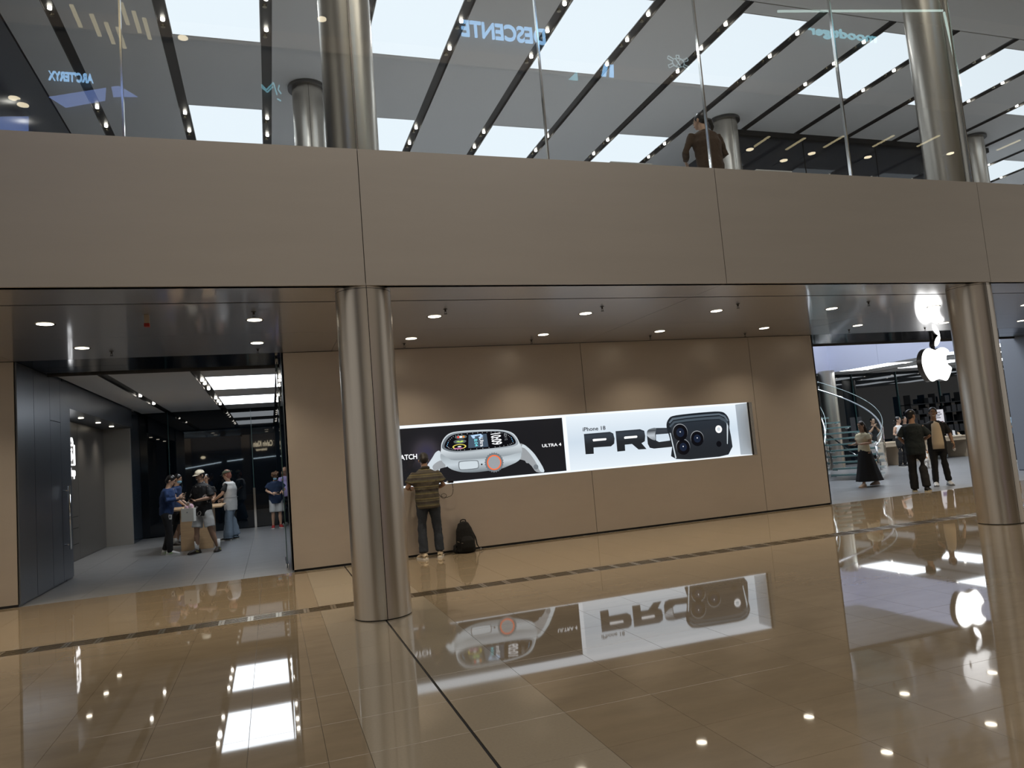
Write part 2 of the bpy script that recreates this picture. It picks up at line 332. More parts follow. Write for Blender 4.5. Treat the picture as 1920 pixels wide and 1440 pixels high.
# shop ceiling under the slab, and the high ceiling upstairs
def ceiling_bays(name, z, y0, y1, kx0, kx1, rows, panel, word, skip=None, back=None):
    c = root(name); k = kx0
    xa, xb = 0.27+1.487*kx0, 0.27+1.487*kx1
    if skip: MB().box(xa, 10.9, y0, y1, z+0.055, z+0.075).box(10.9, 19.39, 21.32, y1, z+0.055, z+0.075).box(19.46, xb, y0, y1, z+0.055, z+0.075).build('backing', TRACK, c)
    else: MB().box(xa, xb, y0, y1, z+0.055, z+0.075).build('backing', TRACK, c)
    lights = []
    for k in range(kx0, kx1):
        if skip and k == 12: continue
        a, b = 0.27+1.487*k+0.085, 0.27+1.487*(k+1)-0.085; lit = (k % 2 != 0)
        if skip and skip(a, b): ya = skip(a, b)
        else: ya = y0
        if ya is None: continue
        yy = ya
        if lit:
            for r, (r0, r1) in enumerate(rows):
                if r0 < ya: continue
                if r0-yy > 0.02: MB().box(a, b, yy, r0-0.01, z, z+0.05).build('ceiling_panel', CEIL, c)
                lights.append((k, r, a, b, r0, r1)); yy = r1+0.01
        if y1-yy > 0.02: MB().box(a, b, yy, y1, z, z+0.05).build('ceiling_panel', CEIL, c)
    MB().box(-3.385, 0.27+1.487*kx0-0.085, y0, y1, z, z+0.05).build('ceiling_panel', CEIL, c)
    return c, lights
UR = [(9.48, 11.76), (14.08, 16.36), (18.7, 21.0)]
cu, LU = ceiling_bays('ceiling_upper', ZC, 9.19, BX, -2, 22, UR, PANEL, 'upper')
MB().box(-8, 34, FY+0.05, 9.17, ZC-0.0, ZC+0.05).build('ceiling_border', CEIL, cu)
MB().box(-8, 34, FY+0.05, 26, ZC+0.08, ZC+0.3).build('ceiling_slab', TRACK, cu)
SR = [(15.1, 17.45), (19.05, 21.35)]
tracks_skip = None
cs, LS = ceiling_bays('ceiling_shop', 3.5, 13.64, BX, -2, 22, SR, PANELS, 'shop', skip=lambda a, b: (21.32 if 10.8 < b and a < 19.4 else 13.64))
bayname = {}
def panel_lights(Ls, z, m, where, rown):
    ks = sorted({l[0] for l in Ls})
    for (k, r, a, b, r0, r1) in Ls:
        t = thing('ceiling_light_panel', '%s, %s panel of the %s column from the left, %s' % (['glowing white ceiling panel'][0], rown[r], ordn(ks.index(k)), where), 'ceiling light', ((a+b)/2, (r0+r1)/2, z))
        hx, hy = (b-a)/2-0.012, (r1-r0)/2-0.008
        MB().box(-hx, hx, -hy, hy, 0.004, 0.03).build('diffuser', m, t)
        MB().box(-hx-0.01, hx+0.01, -hy-0.008, -hy, 0, 0.04).box(-hx-0.01, hx+0.01, hy, hy+0.008, 0, 0.04).box(-hx-0.01, -hx, -hy, hy, 0, 0.04).box(hx, hx+0.01, -hy, hy, 0, 0.04).build('frame', WHITE, t)
panel_lights(LU, ZC, PANEL, 'high ceiling upstairs', ['front', 'middle', 'rear'])
panel_lights([l for l in LS if l[0] < 1 or l[0] > 12], 3.5, PANELS, 'low ceiling of the shop', ['front', 'rear'])
def tracks(z, ks, y0, y1, spots, where, m2):
    for n, k in enumerate(ks):
        x = 0.27+1.487*k
        if callable(spots): sp = spots(k)
        else: sp = spots
        t = thing('light_track', 'dark recessed light track, %s from the left, %s' % (ordn(n), where), 'light track', (x, y0, z))
        MB().box(-0.082, 0.082, 0, y1-y0, 0.035, 0.05).build('channel', TRACK, t)
        MB().box(-0.084, -0.078, 0, y1-y0, 0.0, 0.05).box(0.078, 0.084, 0, y1-y0, 0.0, 0.05).build('rim', mat('track_rim', (0.12, 0.115, 0.11), 0.4, metal=0.5), t)
        for yy in sp:
            o = MB().cyl((0.0, yy-y0, 0), 0.030, -0.004, 0.034, 12).build('spotlight', SPOTM, t)
            MB().cyl((-0.02, yy-y0+0.19, 0), 0.034, 0.0, 0.034, 12).build('spotlight_unlit', SPOTD, t)
tracks(ZC, list(range(-2, 16)), 9.19, BX, [9.85, 10.6, 11.4, 14.45, 15.22, 18.9, 19.8], 'high ceiling upstairs', SPOTM)
tracks(3.5, [-2, -1, 0], 13.66, BX, lambda k: [18.1, 20.1] if k == -2 else [15.7, 16.3, 17.3, 19.5, 20.4, 21.2], 'low shop ceiling left of the poster wall', SPOTM)
MB().box(19.46, 19.48+0.05, 13.64, BX, 3.5, 3.55).build('ceiling_panel', CEIL, cs)
tracks(3.5, list(range(13, 19)), 13.66, BX, [15.7, 17.3, 19.5, 21.2], 'low shop ceiling right of the glass stairs', SPOTM)
# rear wall of black glass, downstairs
bw = struct(MB().box(-5, 34, BX+0.06, BX+0.2, 0, 3.6).build('wall_back', BLACK))
jx = [-3.47]+[-0.49+2.23*k for k in range(-1, 16)]
for i in range(len(jx)-1): MB().box(jx[i]+0.006, jx[i+1]-0.006, BX, BX+0.03, 0.02, 3.5).build('glass_pane', BLKGL, bw)
for x in jx[1:-1]:
    MB().box(x-0.010, x+0.010, BX-0.05, BX, 0.02, 3.5).build('glass_fin', GLEDGE, bw)
    MB().box(x-0.03, x+0.03, BX-0.07, BX-0.05, 0.0, 1.15).build('fin_shoe', STEEL, bw)
# upper storey: side wall, dark glazed room and rear
uw = struct(MB().box(-3.7, -3.4, FY+0.3, BX, ZU, ZC+0.02).build('wall_upper_left', mat('navy_wall', (0.02, 0.028, 0.05), 0.15, metal=0.2)))
ug = struct(MB().box(10.58, 18.3, 13.55, 13.7, ZU, ZC-0.09).build('wall_upper_glass', mat('smoked_glass', (0.035, 0.04, 0.052), 0.04, ior=1.5)))
MB().box(10.5, 18.35, 13.46, 13.56, ZC-0.12, ZC+0.0).build('head_frame', BLACK, ug)
MB().box(10.5, 10.58, 13.5, 20.5, ZU, ZC-0.0).build('return_pane', MATS['smoked_glass'], ug)
for x in (12.4, 14.6, 16.8): MB().box(x-0.008, x+0.008, 13.54, 13.555, ZU, ZC-0.12).build('pane_joint', BLACK, ug)
ub = struct(MB().box(-3.7, 34, BX+0.2, BX+0.4, ZU, ZC+0.1).build('wall_upper_back', mat('upper_rear_wall', (0.45, 0.47, 0.5), 0.6)))
# high glass balustrade panes over the fascia with steel joint rods
gx = [1.03+2.23*k for k in range(-4, 8)]; gx[4] = 1.05
gw = root('window_1')
for i in range(len(gx)-1): MB().box(gx[i]+0.009, gx[i+1]-0.009, FY+0.035, FY+0.05, ZT-0.02, ZC).build('glass_pane', GLASS, gw)
for x in gx: MB().box(x-0.009, x+0.009, FY+0.02, FY+0.065, ZT-0.02, ZC).build('joint_rod', STEEL, gw)
# ------------------------------------------------------------------ the far side of the mall, seen in the glass
ml = struct(MB().box(-18, 34, -12.3, -12, 0, 10).build('wall_opposite', MALLD))
for k in range(13): MB().box(-18+4*k, -17.4+4*k, -12, -11.8, 0, 9.2).build('pier', mat('dim_pier', (0.10, 0.085, 0.07), 0.5), ml)
mu = struct(MB().box(-18, 34, -6.3, -6, 10.2, 19.5).build('wall_opposite_upper', mat('upper_gallery_front', (0.10, 0.095, 0.09), 0.5)))
for zz in (10.2, 13.9, 17.6): MB().box(-18, 34, -6.0, -5.9, zz, zz+0.5).build('gallery_band', MALLW, mu)
ms = struct(MB().box(-18, 34, -12.3, -6, 10.0, 10.2).build('ceiling_gallery', mat('gallery_soffit', (0.2, 0.19, 0.175), 0.6)))
mt_ = struct(MB().box(-18, 34, -6.3, FY, 19.3, 19.5).build('ceiling_atrium', mat('atrium_ceiling', (0.25, 0.25, 0.25), 0.7)))
mf = struct(MB().box(-18, 34, FY+0.1, FY+0.4, ZC+0.3, 19.4).build('wall_atrium_front', MALLW))
ART = {'case': [(2.812, 1.716), (2.829, 1.829), (2.895, 1.931), (3.002, 1.998), (3.191, 2.018), (3.45, 2.016), (3.711, 2.007), (3.939, 1.986), (4.113, 1.936), (4.205, 1.853), (4.265, 1.721), (4.298, 1.617), (4.282, 1.499), (4.211, 1.412), (4.008, 1.336), (3.863, 1.298), (3.616, 1.283), (3.408, 1.278), (3.237, 1.29), (3.119, 1.31), (2.971, 1.367), (2.876, 1.449), (2.807, 1.536), (2.788, 1.619)], 'caseshade': [(2.807, 1.651), (2.919, 1.568), (3.05, 1.516), (3.495, 1.504), (3.934, 1.51), (4.224, 1.555), (4.276, 1.534), (4.211, 1.412), (4.008, 1.336), (3.863, 1.298), (3.616, 1.283), (3.408, 1.278), (3.237, 1.29), (3.119, 1.31), (2.971, 1.367), (2.876, 1.449), (2.807, 1.536)], 'rim': [(2.832, 1.763), (2.874, 1.875), (2.965, 1.959), (3.121, 1.998), (3.449, 2.003), (3.71, 1.995), (3.938, 1.974), (4.103, 1.92), (4.186, 1.838), (4.235, 1.724), (4.126, 1.672), (3.858, 1.654), (3.507, 1.645), (3.162, 1.647), (2.994, 1.669), (2.879, 1.71)], 'screen': [(2.875, 1.773), (2.916, 1.864), (2.998, 1.94), (3.137, 1.975), (3.447, 1.983), (3.709, 1.977), (3.937, 1.957), (4.075, 1.908), (4.155, 1.835), (4.189, 1.736), (4.093, 1.697), (3.86, 1.679), (3.509, 1.67), (3.164, 1.67), (3.012, 1.69), (2.914, 1.727)], 'strapl': [(2.794, 1.697), (2.717, 1.682), (2.653, 1.598), (2.533, 1.437), (2.613, 1.398), (2.699, 1.325), (2.751, 1.345), (2.789, 1.415), (2.89, 1.415), (2.903, 1.479), (2.814, 1.519)], 'strapl2': [(2.815, 1.535), (2.695, 1.496), (2.64, 1.428), (2.7, 1.333), (2.763, 1.393), (2.874, 1.424)], 'strapr': [(4.259, 1.705), (4.33, 1.699), (4.445, 1.605), (4.56, 1.46), (4.691, 1.193), (4.535, 1.186), (4.454, 1.298), (4.354, 1.392), (4.267, 1.429), (4.196, 1.447), (4.258, 1.535)], 'strapr2': [(4.295, 1.651), (4.356, 1.621), (4.454, 1.502), (4.549, 1.341), (4.608, 1.192), (4.691, 1.193), (4.56, 1.46), (4.445, 1.605), (4.33, 1.699)], 'btn': [(3.15, 1.495), (3.425, 1.488), (3.47, 1.448), (3.466, 1.366), (3.421, 1.336), (3.155, 1.335), (3.107, 1.372), (3.105, 1.462)], 'btn2': [(3.159, 1.481), (3.417, 1.476), (3.455, 1.439), (3.453, 1.373), (3.413, 1.35), (3.163, 1.349), (3.121, 1.379), (3.12, 1.451)], 'box': [(3.326, 1.942), (3.656, 1.938), (3.672, 1.707), (3.301, 1.711)], 'crown': (3.755, 1.421, 0.165), 'crown1': (3.755, 1.421, 0.133), 'crown2': (3.755, 1.421, 0.112), 'dot': (3.524, 1.406, 0.015), 'ic1': (3.183, 1.915, 0.002), 'ic2': (3.16, 1.837, 0.002), 'ic3': (3.144, 1.748, 0.002), 'hol': (4.385, 1.398, 0.043), 'hol2': (4.534, 1.275, 0.047), 'hol3': (2.705, 1.398, 0.039), 'P': [(5.534, 1.8), (6.073, 1.803), (6.136, 1.767), (6.153, 1.671), (6.137, 1.578), (6.065, 1.531), (5.705, 1.536), (5.699, 1.42), (5.532, 1.424)], 'Ph': [(5.699, 1.684), (5.721, 1.694), (5.978, 1.69), (5.987, 1.674), (5.97, 1.653), (5.71, 1.65)], 'Rr': [(6.188, 1.807), (6.708, 1.809), (6.794, 1.772), (6.804, 1.672), (6.785, 1.574), (6.71, 1.541), (6.805, 1.423), (6.634, 1.427), (6.508, 1.541), (6.355, 1.539), (6.351, 1.424), (6.185, 1.422)], 'Rh': [(6.353, 1.681), (6.376, 1.693), (6.626, 1.692), (6.637, 1.672), (6.622, 1.651), (6.358, 1.649)], 'O': [(6.841, 1.688), (6.857, 1.76), (6.912, 1.798), (7.054, 1.808), (7.326, 1.793), (7.376, 1.553), (7.365, 1.422), (6.966, 1.418), (6.878, 1.441), (6.843, 1.516)], 'Oh': [(7.035, 1.684), (7.325, 1.683), (7.331, 1.547), (7.088, 1.536), (7.027, 1.569)], 'Ocr': [(6.841, 1.688), (6.857, 1.76), (6.912, 1.798), (7.054, 1.808), (7.018, 1.685), (7.017, 1.58), (6.943, 1.595), (6.873, 1.644)], 'phone': [(7.292, 1.879), (7.346, 1.963), (7.441, 2.015), (7.745, 2.035), (8.178, 2.044), (8.501, 2.038), (8.635, 1.99), (8.713, 1.865), (8.698, 1.695), (8.61, 1.174), (7.421, 1.182), (7.36, 1.419), (7.319, 1.635), (7.287, 1.773)], 'ph_band': [(7.338, 1.895), (7.425, 1.977), (7.74, 1.996), (8.196, 2.003), (8.497, 2.002), (8.63, 1.95), (8.692, 1.846), (8.673, 1.827), (8.603, 1.918), (8.492, 1.969), (8.192, 1.968), (7.736, 1.957), (7.443, 1.937), (7.365, 1.874)], 'ph_band2': [(7.341, 1.823), (7.451, 1.913), (7.733, 1.934), (8.189, 1.944), (8.512, 1.942), (8.643, 1.869), (8.675, 1.787), (8.652, 1.759), (8.592, 1.833), (8.482, 1.89), (8.183, 1.897), (7.728, 1.889), (7.469, 1.873), (7.371, 1.796)], 'face': [(7.38, 1.776), (7.478, 1.857), (7.725, 1.87), (8.18, 1.877), (8.48, 1.874), (8.59, 1.819), (8.636, 1.72), (8.61, 1.462), (8.566, 1.178), (7.444, 1.19), (7.413, 1.395), (7.382, 1.611)], 'edgeR': [(8.647, 1.809), (8.673, 1.737), (8.616, 1.382), (8.6, 1.387), (8.635, 1.7)], 'edgeL': [(7.337, 1.692), (7.359, 1.69), (7.43, 1.201), (7.404, 1.191)], 'l1': (7.569, 1.685, 0.16), 'l2': (7.934, 1.541, 0.144), 'l3': (7.602, 1.4, 0.147), 'fl': (8.445, 1.689, 0.076), 'dt': (8.413, 1.398, 0.058)}
TXT = {'WATCH': (1.982, 1.596, 2.386, 1.684), 'ULTRA4': (4.688, 1.617, 5.065, 1.673), 'iPhone 18': (5.518, 1.848, 5.985, 1.923), 't1009': (3.702, 1.727, 3.944, 1.935)}

# ================================================================== FIXTURES
def text(name, body, x0, x1, z0, z1, y, m, parent=None, depth=0.002, bold=0.0, face=-1, rot=0.0):
    """flat lettering in a wall plane facing -Y (face=-1) or +Y (face=1), fitted to a box"""
    c = bpy.data.curves.new(name, 'FONT'); c.body = body; c.extrude = depth; c.offset = bold; c.resolution_u = 4
    o = bpy.data.objects.new(name, c); C.objects.link(o); c.materials.append(m); bpy.context.view_layer.update()
    bb = [Vector(p) for p in o.bound_box]; w = max(p.x for p in bb)-min(p.x for p in bb); h = max(p.y for p in bb)-min(p.y for p in bb)
    mx, my = min(p.x for p in bb), min(p.y for p in bb); W, H = abs(x1-x0), z1-z0
    if rot:
        sx, sy = H/w, W/h
    else: sx, sy = W/w, H/h
    Mx = Matrix.Translation((-mx-w/2, -my-h/2, 0)); Sc = Matrix.Diagonal((sx, sy, 1, 1))
    Rt = Matrix.Rotation(rot, 4, 'Z'); Up = Matrix.Rotation(R(90), 4, 'X')
    if face == 1: Up = Matrix.Rotation(R(180), 4, 'Z') @ Up
    me = bpy.data.meshes.new_from_object(o.evaluated_get(bpy.context.evaluated_depsgraph_get())); bpy.data.objects.remove(o); o = link(name, me, m)
    M4 = Matrix.Translation(((x0+x1)/2, y, (z0+z1)/2)) @ Up @ Rt @ Sc @ Mx
    if parent: o.parent = parent
    o.matrix_world = M4; 
    if parent: o.matrix_parent_inverse = Matrix(); o.matrix_basis = parent.matrix_world.inverted() @ M4 if parent.matrix_world != Matrix() else M4
    return o

def column(x, y, z0, z1, label, collar=None, r=0.29, base=True):
    t = thing('steel_column', label, 'column', (x, y, z0)); h = z1-z0
    g = 0.012
    for s in (0, 1):
        a0 = -pi/2+g+s*pi; mb = MB().cyl((0, 0, 0), r, 0.012, h-(0.03 if collar == 'seam' else 0.0), 40, False, a0, a0+pi-2*g)
        mb.build('column_shell', COLM, t)
    MB().cyl((0, 0, 0), r-0.012, 0, h, 32).build('core', BLACK, t)
    if collar == 'seam':
        for s in (0, 1):
            a0 = -pi/2+g+s*pi; MB().cyl((0, 0, 0), r, h-0.025, h, 40, False, a0, a0+pi-2*g).build('top_band', COLM, t)
    if collar == 'ring':
        MB().cyl((0, 0, 0), r+0.07, h-0.05, h+0.0, 40, True).build('collar', mat('collar_metal', (0.10, 0.10, 0.10), 0.3, metal=0.7), t)
    return t
column(1.045, 7.885, 0, ZS-0.002, 'tall brushed steel column on the floor left of the poster light box', 'seam', 0.297)
column(9.90, 7.88, 0, ZS-0.002, 'brushed steel column on the floor in front of the glowing fruit sign', 'seam', 0.288)
column(1.045, 7.94, ZU, ZC-0.01, 'large steel column upstairs behind the glass, near the middle top of the picture', None, 0.29)
column(9.88, 7.94, ZU, ZC-0.01, 'large steel column upstairs behind the glass, right of the seated woman in brown', None, 0.283)
column(0.97, 13.1, ZU, ZC-0.01, 'steel column upstairs with dark collar, half behind the large left column', 'ring', 0.275)
column(9.90, 13.1, ZU, ZC-0.01, 'steel column upstairs with dark collar, behind the woman in brown', 'ring', 0.275)
column(17.15, 13.0, ZU, ZC-0.01, 'steel column upstairs with dark collar, at the right edge', 'ring', 0.275)
column(18.95, 20.95, 0, 3.5, 'slim steel column behind the glass spiral stairs', None, 0.275)
column(24.5, 19.8, 0, 3.5, 'slim steel column far back, seen in the gap right of the front column', None, 0.275)

# soffit downlights, two rows, with sprinkler heads
def spot_light(name, loc, e, ang=120, col=(1, 0.86, 0.68), r=0.07, parent=None, blend=1.0):
    l = bpy.data.lights.new(name, 'SPOT'); l.energy = e; l.spot_size = R(ang); l.spot_blend = blend; l.shadow_soft_size = r; l.color = col
    o = bpy.data.objects.new(name, l); C.objects.link(o); o.location = loc
    if parent: o.parent = parent
    return o
dl_ring = MB(); n = 20
dl_ring.add([(0.105*cos(2*pi*i/n), 0.105*sin(2*pi*i/n), 0) for i in range(n)]+[(0.082*cos(2*pi*i/n), 0.082*sin(2*pi*i/n), -0.002) for i in range(n)]+[(0.105*cos(2*pi*i/n), 0.105*sin(2*pi*i/n), -0.004) for i in range(n)],
            [(i, (i+1)%n, 2*n+(i+1)%n, 2*n+i) for i in range(n)]+[(2*n+i, 2*n+(i+1)%n, n+(i+1)%n, n+i) for i in range(n)], True)
dl_ring = dl_ring.mesh('trim_ring'); dl_ring.materials.append(SPOTD)
dl_len = MB().cyl((0, 0, 0), 0.086, -0.003, -0.001, 20).mesh('lens'); dl_len.materials.append(LAMP)
DX = [-4.56, -2.34, -0.10, 2.16, 4.36, 6.54, 8.72, 10.89, 13.1, 15.3, 17.5]
for row, yy in ((0, 9.34), (1, 11.05)):
    for i, x in enumerate(DX):
        if row == 0: nm = 'soffit downlight of the outer row, %s from the left' % ordn(i)
        else: nm = 'soffit downlight of the inner row near the wall, %s from the left' % ordn(i)
        t = thing('downlight', 'round warm '+nm, 'light', (x, yy, ZS-0.0005)); link('trim_ring', dl_ring, None, t); link('lens', dl_len, None, t)
        spot_light('downlight_beam', (0, 0, -0.02), 84 if row else 84, 118, (1, 0.83, 0.61), 0.03, parent=t)
for i, (x, yy) in enumerate([(-2.75, 8.87), (-0.1, 8.85), (2.2, 8.88), (4.4, 8.88), (6.58, 8.86), (9.0, 8.86), (-2.05, 11.4), (2.13, 11.5), (4.33, 11.55), (6.6, 11.5), (8.7, 11.6), (11.1, 11.5), (13.2, 11.6), (-0.1, 11.6)]):
    t = thing('sprinkler', 'dark fire sprinkler head under the soffit, %s of the %s row from left' % ((ordn(i), 'outer') if i < 6 else (ordn(i-6), 'inner')), 'sprinkler', (x, yy, ZS))
    MB().cyl((0, 0, 0), 0.012, -0.035, 0, 8).cyl((0, 0, 0), 0.028, -0.006, -0.001, 12).build('stem', TRACK, t)
    MB().cyl((0, 0, 0), 0.020, -0.068, -0.062, 10).box(-0.012, -0.008, -0.002, 0.002, -0.064, -0.03).box(0.008, 0.012, -0.002, 0.002, -0.064, -0.03).build('deflector', TRACK, t)
t = thing('call_unit', 'small beige and red fire device on the soffit left of the large column', 'alarm', (-1.24, 8.93, ZS))
MB().box(-0.025, 0.025, -0.03, 0.03, -0.10, 0).build('housing', mat('beige_plastic', (0.5, 0.42, 0.34), 0.4), t, 0.004)
MB().box(-0.028, 0.028, -0.033, 0.033, -0.14, -0.10).build('lens', mat('red_plastic', (0.4, 0.02, 0.015), 0.3), t, 0.004)

# hanging glowing fruit sign
APW = emit('sign_white_glow', (1.0, 0.99, 0.96), 3.0)
def fruit(cx, cz, h, y, parent, front, side, thick):
    body_l = [(0.0,0.80),(0.10,0.835),(0.20,0.86),(0.31,0.855),(0.41,0.81),(0.47,0.74)]
    bite = [(0.40,0.69),(0.345,0.60),(0.34,0.50),(0.38,0.40),(0.475,0.325)]
    low = [(0.44,0.22),(0.37,0.11),(0.29,0.02),(0.21,-0.005),(0.12,0.02),(0.0,0.045),(-0.12,0.02),(-0.21,-0.005),(-0.30,0.02),(-0.39,0.13),(-0.46,0.27),(-0.495,0.42),(-0.49,0.57),(-0.44,0.71),(-0.35,0.81),(-0.24,0.855),(-0.12,0.835)]
    P = [(cx+px*h, cz+pz*h) for px, pz in body_l+bite+low]
    def catmull(P, n=4):
        o = []
        for i in range(len(P)):
            a, b, c, d = [Vector(P[(i+k) % len(P)]) for k in (-1, 0, 1, 2)]
            for k in range(n):
                t = k/n; o.append(tuple(0.5*((2*b)+(c-a)*t+(2*a-5*b+4*c-d)*t*t+(3*b-a-3*c+d)*t**3)))
        return o
    leaf = [(0.015,0.90),(0.02,1.0),(0.08,1.10),(0.16,1.165),(0.225,1.18),(0.225,1.09),(0.175,0.99),(0.10,0.92)]
    Lf = [(cx+px*h, cz+pz*h) for px, pz in leaf]
    for nm, Q in (('body', catmull(P)), ('leaf', catmull(Lf, 3))):
        MB().prism(Q, y, y+0.004).build(nm+'_face', front, parent, recalc=True)
        MB().prism([(cx+(p[0]-cx)*1.0, p[1]) for p in Q], y+0.005, y+thick).build(nm+'_side', side, parent, recalc=True)
t = thing('fruit_sign', 'large glowing white bitten fruit sign hanging in the right shop entrance', 'sign')
fruit(14.79, 2.40, 0.90, 12.80, t, APW, mat('sign_side_metal', (0.22, 0.19, 0.16), 0.3, metal=0.6), 0.15)
MB().box(14.80, 14.86, 12.86, 12.92, 3.15, ZS-0.002).build('hanger', TRACK, t)

# ------------------------------------------------------------------ poster light box in the wall
SILVERL = emit('lightbox_white', (0.86, 0.93, 1.0), 0.80)
lb = thing('light_box', 'long recessed white light box in the bronze steel wall', 'light box', (BXL, WY, BZ0))
def lbx(mb, nm, m): o = mb.build(nm, m, lb); o.matrix_parent_inverse = Matrix.Translation((-BXL, -WY, -BZ0)); return o
PY = WY+0.36
lbx(MB().box(BXL, BXR-0.11, WY+0.001, PY+0.02, BZ1-0.012, BZ1), 'top_inside', SILVERL)
lbx(MB().box(BXL, BXR-0.11, WY+0.001, PY+0.02, BZ0, BZ0+0.012), 'bottom_inside', SILVERL)
lbx(MB().box(BXL, BXL+0.01, WY, PY+0.02, BZ0, BZ1), 'left_inside', SILVERL)
lbx(MB().box(BXR-0.12, BXR-0.11, WY+0.001, PY+0.02, BZ0+0.012, BZ1-0.012), 'right_inside', mat('lightbox_side', (0.42, 0.45, 0.48), 0.25, emis=(0.86, 0.93, 1), es=0.06))
lbx(MB().box(BXL-0.0, BXR, PY+0.022, PY+0.03, BZ0, BZ1), 'back_plate', SILVERL)
lbx(MB().box(BXR-0.11, BXR-0.075, WY-0.002, PY+0.02, BZ0, BZ1), 'dark_joint', BLACK)
lbx(MB().box(BXR-0.075, BXR-0.004, WY-0.008, WY+0.3, BZ0, BZ1), 'steel_end_frame', mat('pale_frame_metal', (0.7, 0.72, 0.75), 0.25, metal=0.8))

def flat(poly, y, m, nm, parent, lay=0, th=0.0006):
    mb = MB().prism(poly, y-0.0008*lay-th, y-0.0008*lay); return mb.build(nm, m, parent, recalc=True)
def smooth(P, n=3):
    o = []
    for i in range(len(P)):
        a, b, c, d = [Vector(P[(i+k) % len(P)]) for k in (-1, 0, 1, 2)]
        for k in range(n):
            t = k/n; o.append(tuple(0.5*((2*b)+(c-a)*t+(2*a-5*b+4*c-d)*t*t+(3*b-a-3*c+d)*t**3)))
    return o
def disc(x, z, r, n=32, rz=None, k=None, d=0):
    rz = rz or r
    if k: return [(x+(r+(d if (i//2) % 2 else 0))*cos(2*pi*i/n), z+(rz+(d if (i//2) % 2 else 0))*sin(2*pi*i/n)) for i in range(n)]
    return [(x+r*cos(2*pi*i/n), z+rz*sin(2*pi*i/n)) for i in range(n)]
def pr(nm, col, s=1.0, rough=0.08):      # backlit print: gives off its own light and keeps a glossy face
    return mat('print_'+nm, (col[0]*0.2, col[1]*0.2, col[2]*0.2), rough, emis=col, es=s*0.72)
def grad(nm, stops, axis='Z', z0=1.2, z1=2.0, s=1.0):     # printed tone that runs across the artwork
    key = 'print_'+nm
    if key in MATS: return MATS[key]
    m = bpy.data.materials.new(key); m.use_nodes = True; N = m.node_tree.nodes; L = m.node_tree.links; b = N['Principled BSDF']
    geo = N.new('ShaderNodeNewGeometry'); sp = N.new('ShaderNodeSeparateXYZ'); L.new(geo.outputs['Position'], sp.inputs[0])
    mr = N.new('ShaderNodeMapRange'); mr.inputs[1].default_value = z0; mr.inputs[2].default_value = z1; L.new(sp.outputs[axis], mr.inputs[0])
    cr = N.new('ShaderNodeValToRGB'); L.new(mr.outputs[0], cr.inputs[0]); e = cr.color_ramp.elements
    while len(e) < len(stops): e.new(0.5)
    for k, (p, c) in enumerate(stops): e[k].position = p; e[k].color = (*c, 1)
    b.inputs['Base Color'].default_value = (0.02, 0.02, 0.02, 1); b.inputs['Roughness'].default_value = 0.08
    L.new(cr.outputs[0], b.inputs['Emission Color']); b.inputs['Emission Strength'].default_value = s*0.72; MATS[key] = m; return m
# first poster, wrist watch on black
p1 = thing('watch_poster', 'backlit black poster of a silver sports watch, left half of the light box', 'poster')
PD = pr('black', (0.012, 0.012, 0.014)); SV = grad('silver', [(0, (0.20,0.23,0.25)), (0.35, (0.50,0.56,0.60)), (0.6, (0.30,0.34,0.37)), (1, (0.62,0.68,0.72))], z0=1.27, z1=1.7)
SVL = pr('silver_light', (0.56, 0.63, 0.68)); SVD = pr('silver_dark', (0.16, 0.18, 0.20)); PW = pr('white', (0.95, 0.97, 1.0)); GR = pr('grey', (0.30, 0.32, 0.34))
Z0, Z1 = BZ0+0.02, BZ1-0.035
MB().box(1.96, 5.125, PY, PY+0.02, Z0, Z1).build('poster_sheet', PD, p1)
fl = lambda key, m, nm, lay, sm=True: flat(smooth(ART[key]) if sm else ART[key], PY, m, nm, p1, lay)
fl('strapl', SVL, 'strap', 1); fl('strapl2', GR, 'strap_shade', 2); fl('strapr', GR, 'strap', 1); fl('strapr2', SVL, 'strap_light', 2)
fl('case', SV, 'watch_case', 3); fl('caseshade', grad('case_low', [(0, (0.16,0.19,0.21)), (0.5, (0.55,0.62,0.67)), (1, (0.36,0.41,0.44))], z0=1.28, z1=1.6), 'case_side', 4)
fl('rim', grad('rimg', [(0, (0.10,0.12,0.14)), (0.5, (0.45,0.5,0.54)), (1, (0.30,0.34,0.38))], 'X', 2.8, 4.3), 'screen_rim', 5); fl('screen', pr('deep', (0.004, 0.004, 0.006)), 'screen', 6)
fl('btn', SVD, 'button_ring', 5); fl('btn2', SVL, 'side_button', 6)
for k, lay, m, nm, kw in (('crown', 5, SVD, 'crown_gear', dict(k=1, d=0.012, n=96)), ('crown1', 6, pr('orange', (0.9, 0.16, 0.05)), 'crown_ring', {}), ('crown2', 7, GR, 'crown_face', {}), ('dot', 5, PD, 'microphone', {})):
    x, z, r = ART[k]; flat(disc(x, z, r, **({'n': 32, **kw})), PY, m, nm, p1, lay)
for k in ('hol', 'hol3'):
    x, z, r = ART[k]; flat(disc(x, z, r, 20), PY, GR, 'strap_hole', p1, 3)
x, z, r = ART['hol2']; flat(disc(x, z, r, 20), PY, SVD, 'strap_hole', p1, 3)
fl('box', pr('slate', (0.06, 0.09, 0.13)), 'screen_tile', 7, False)
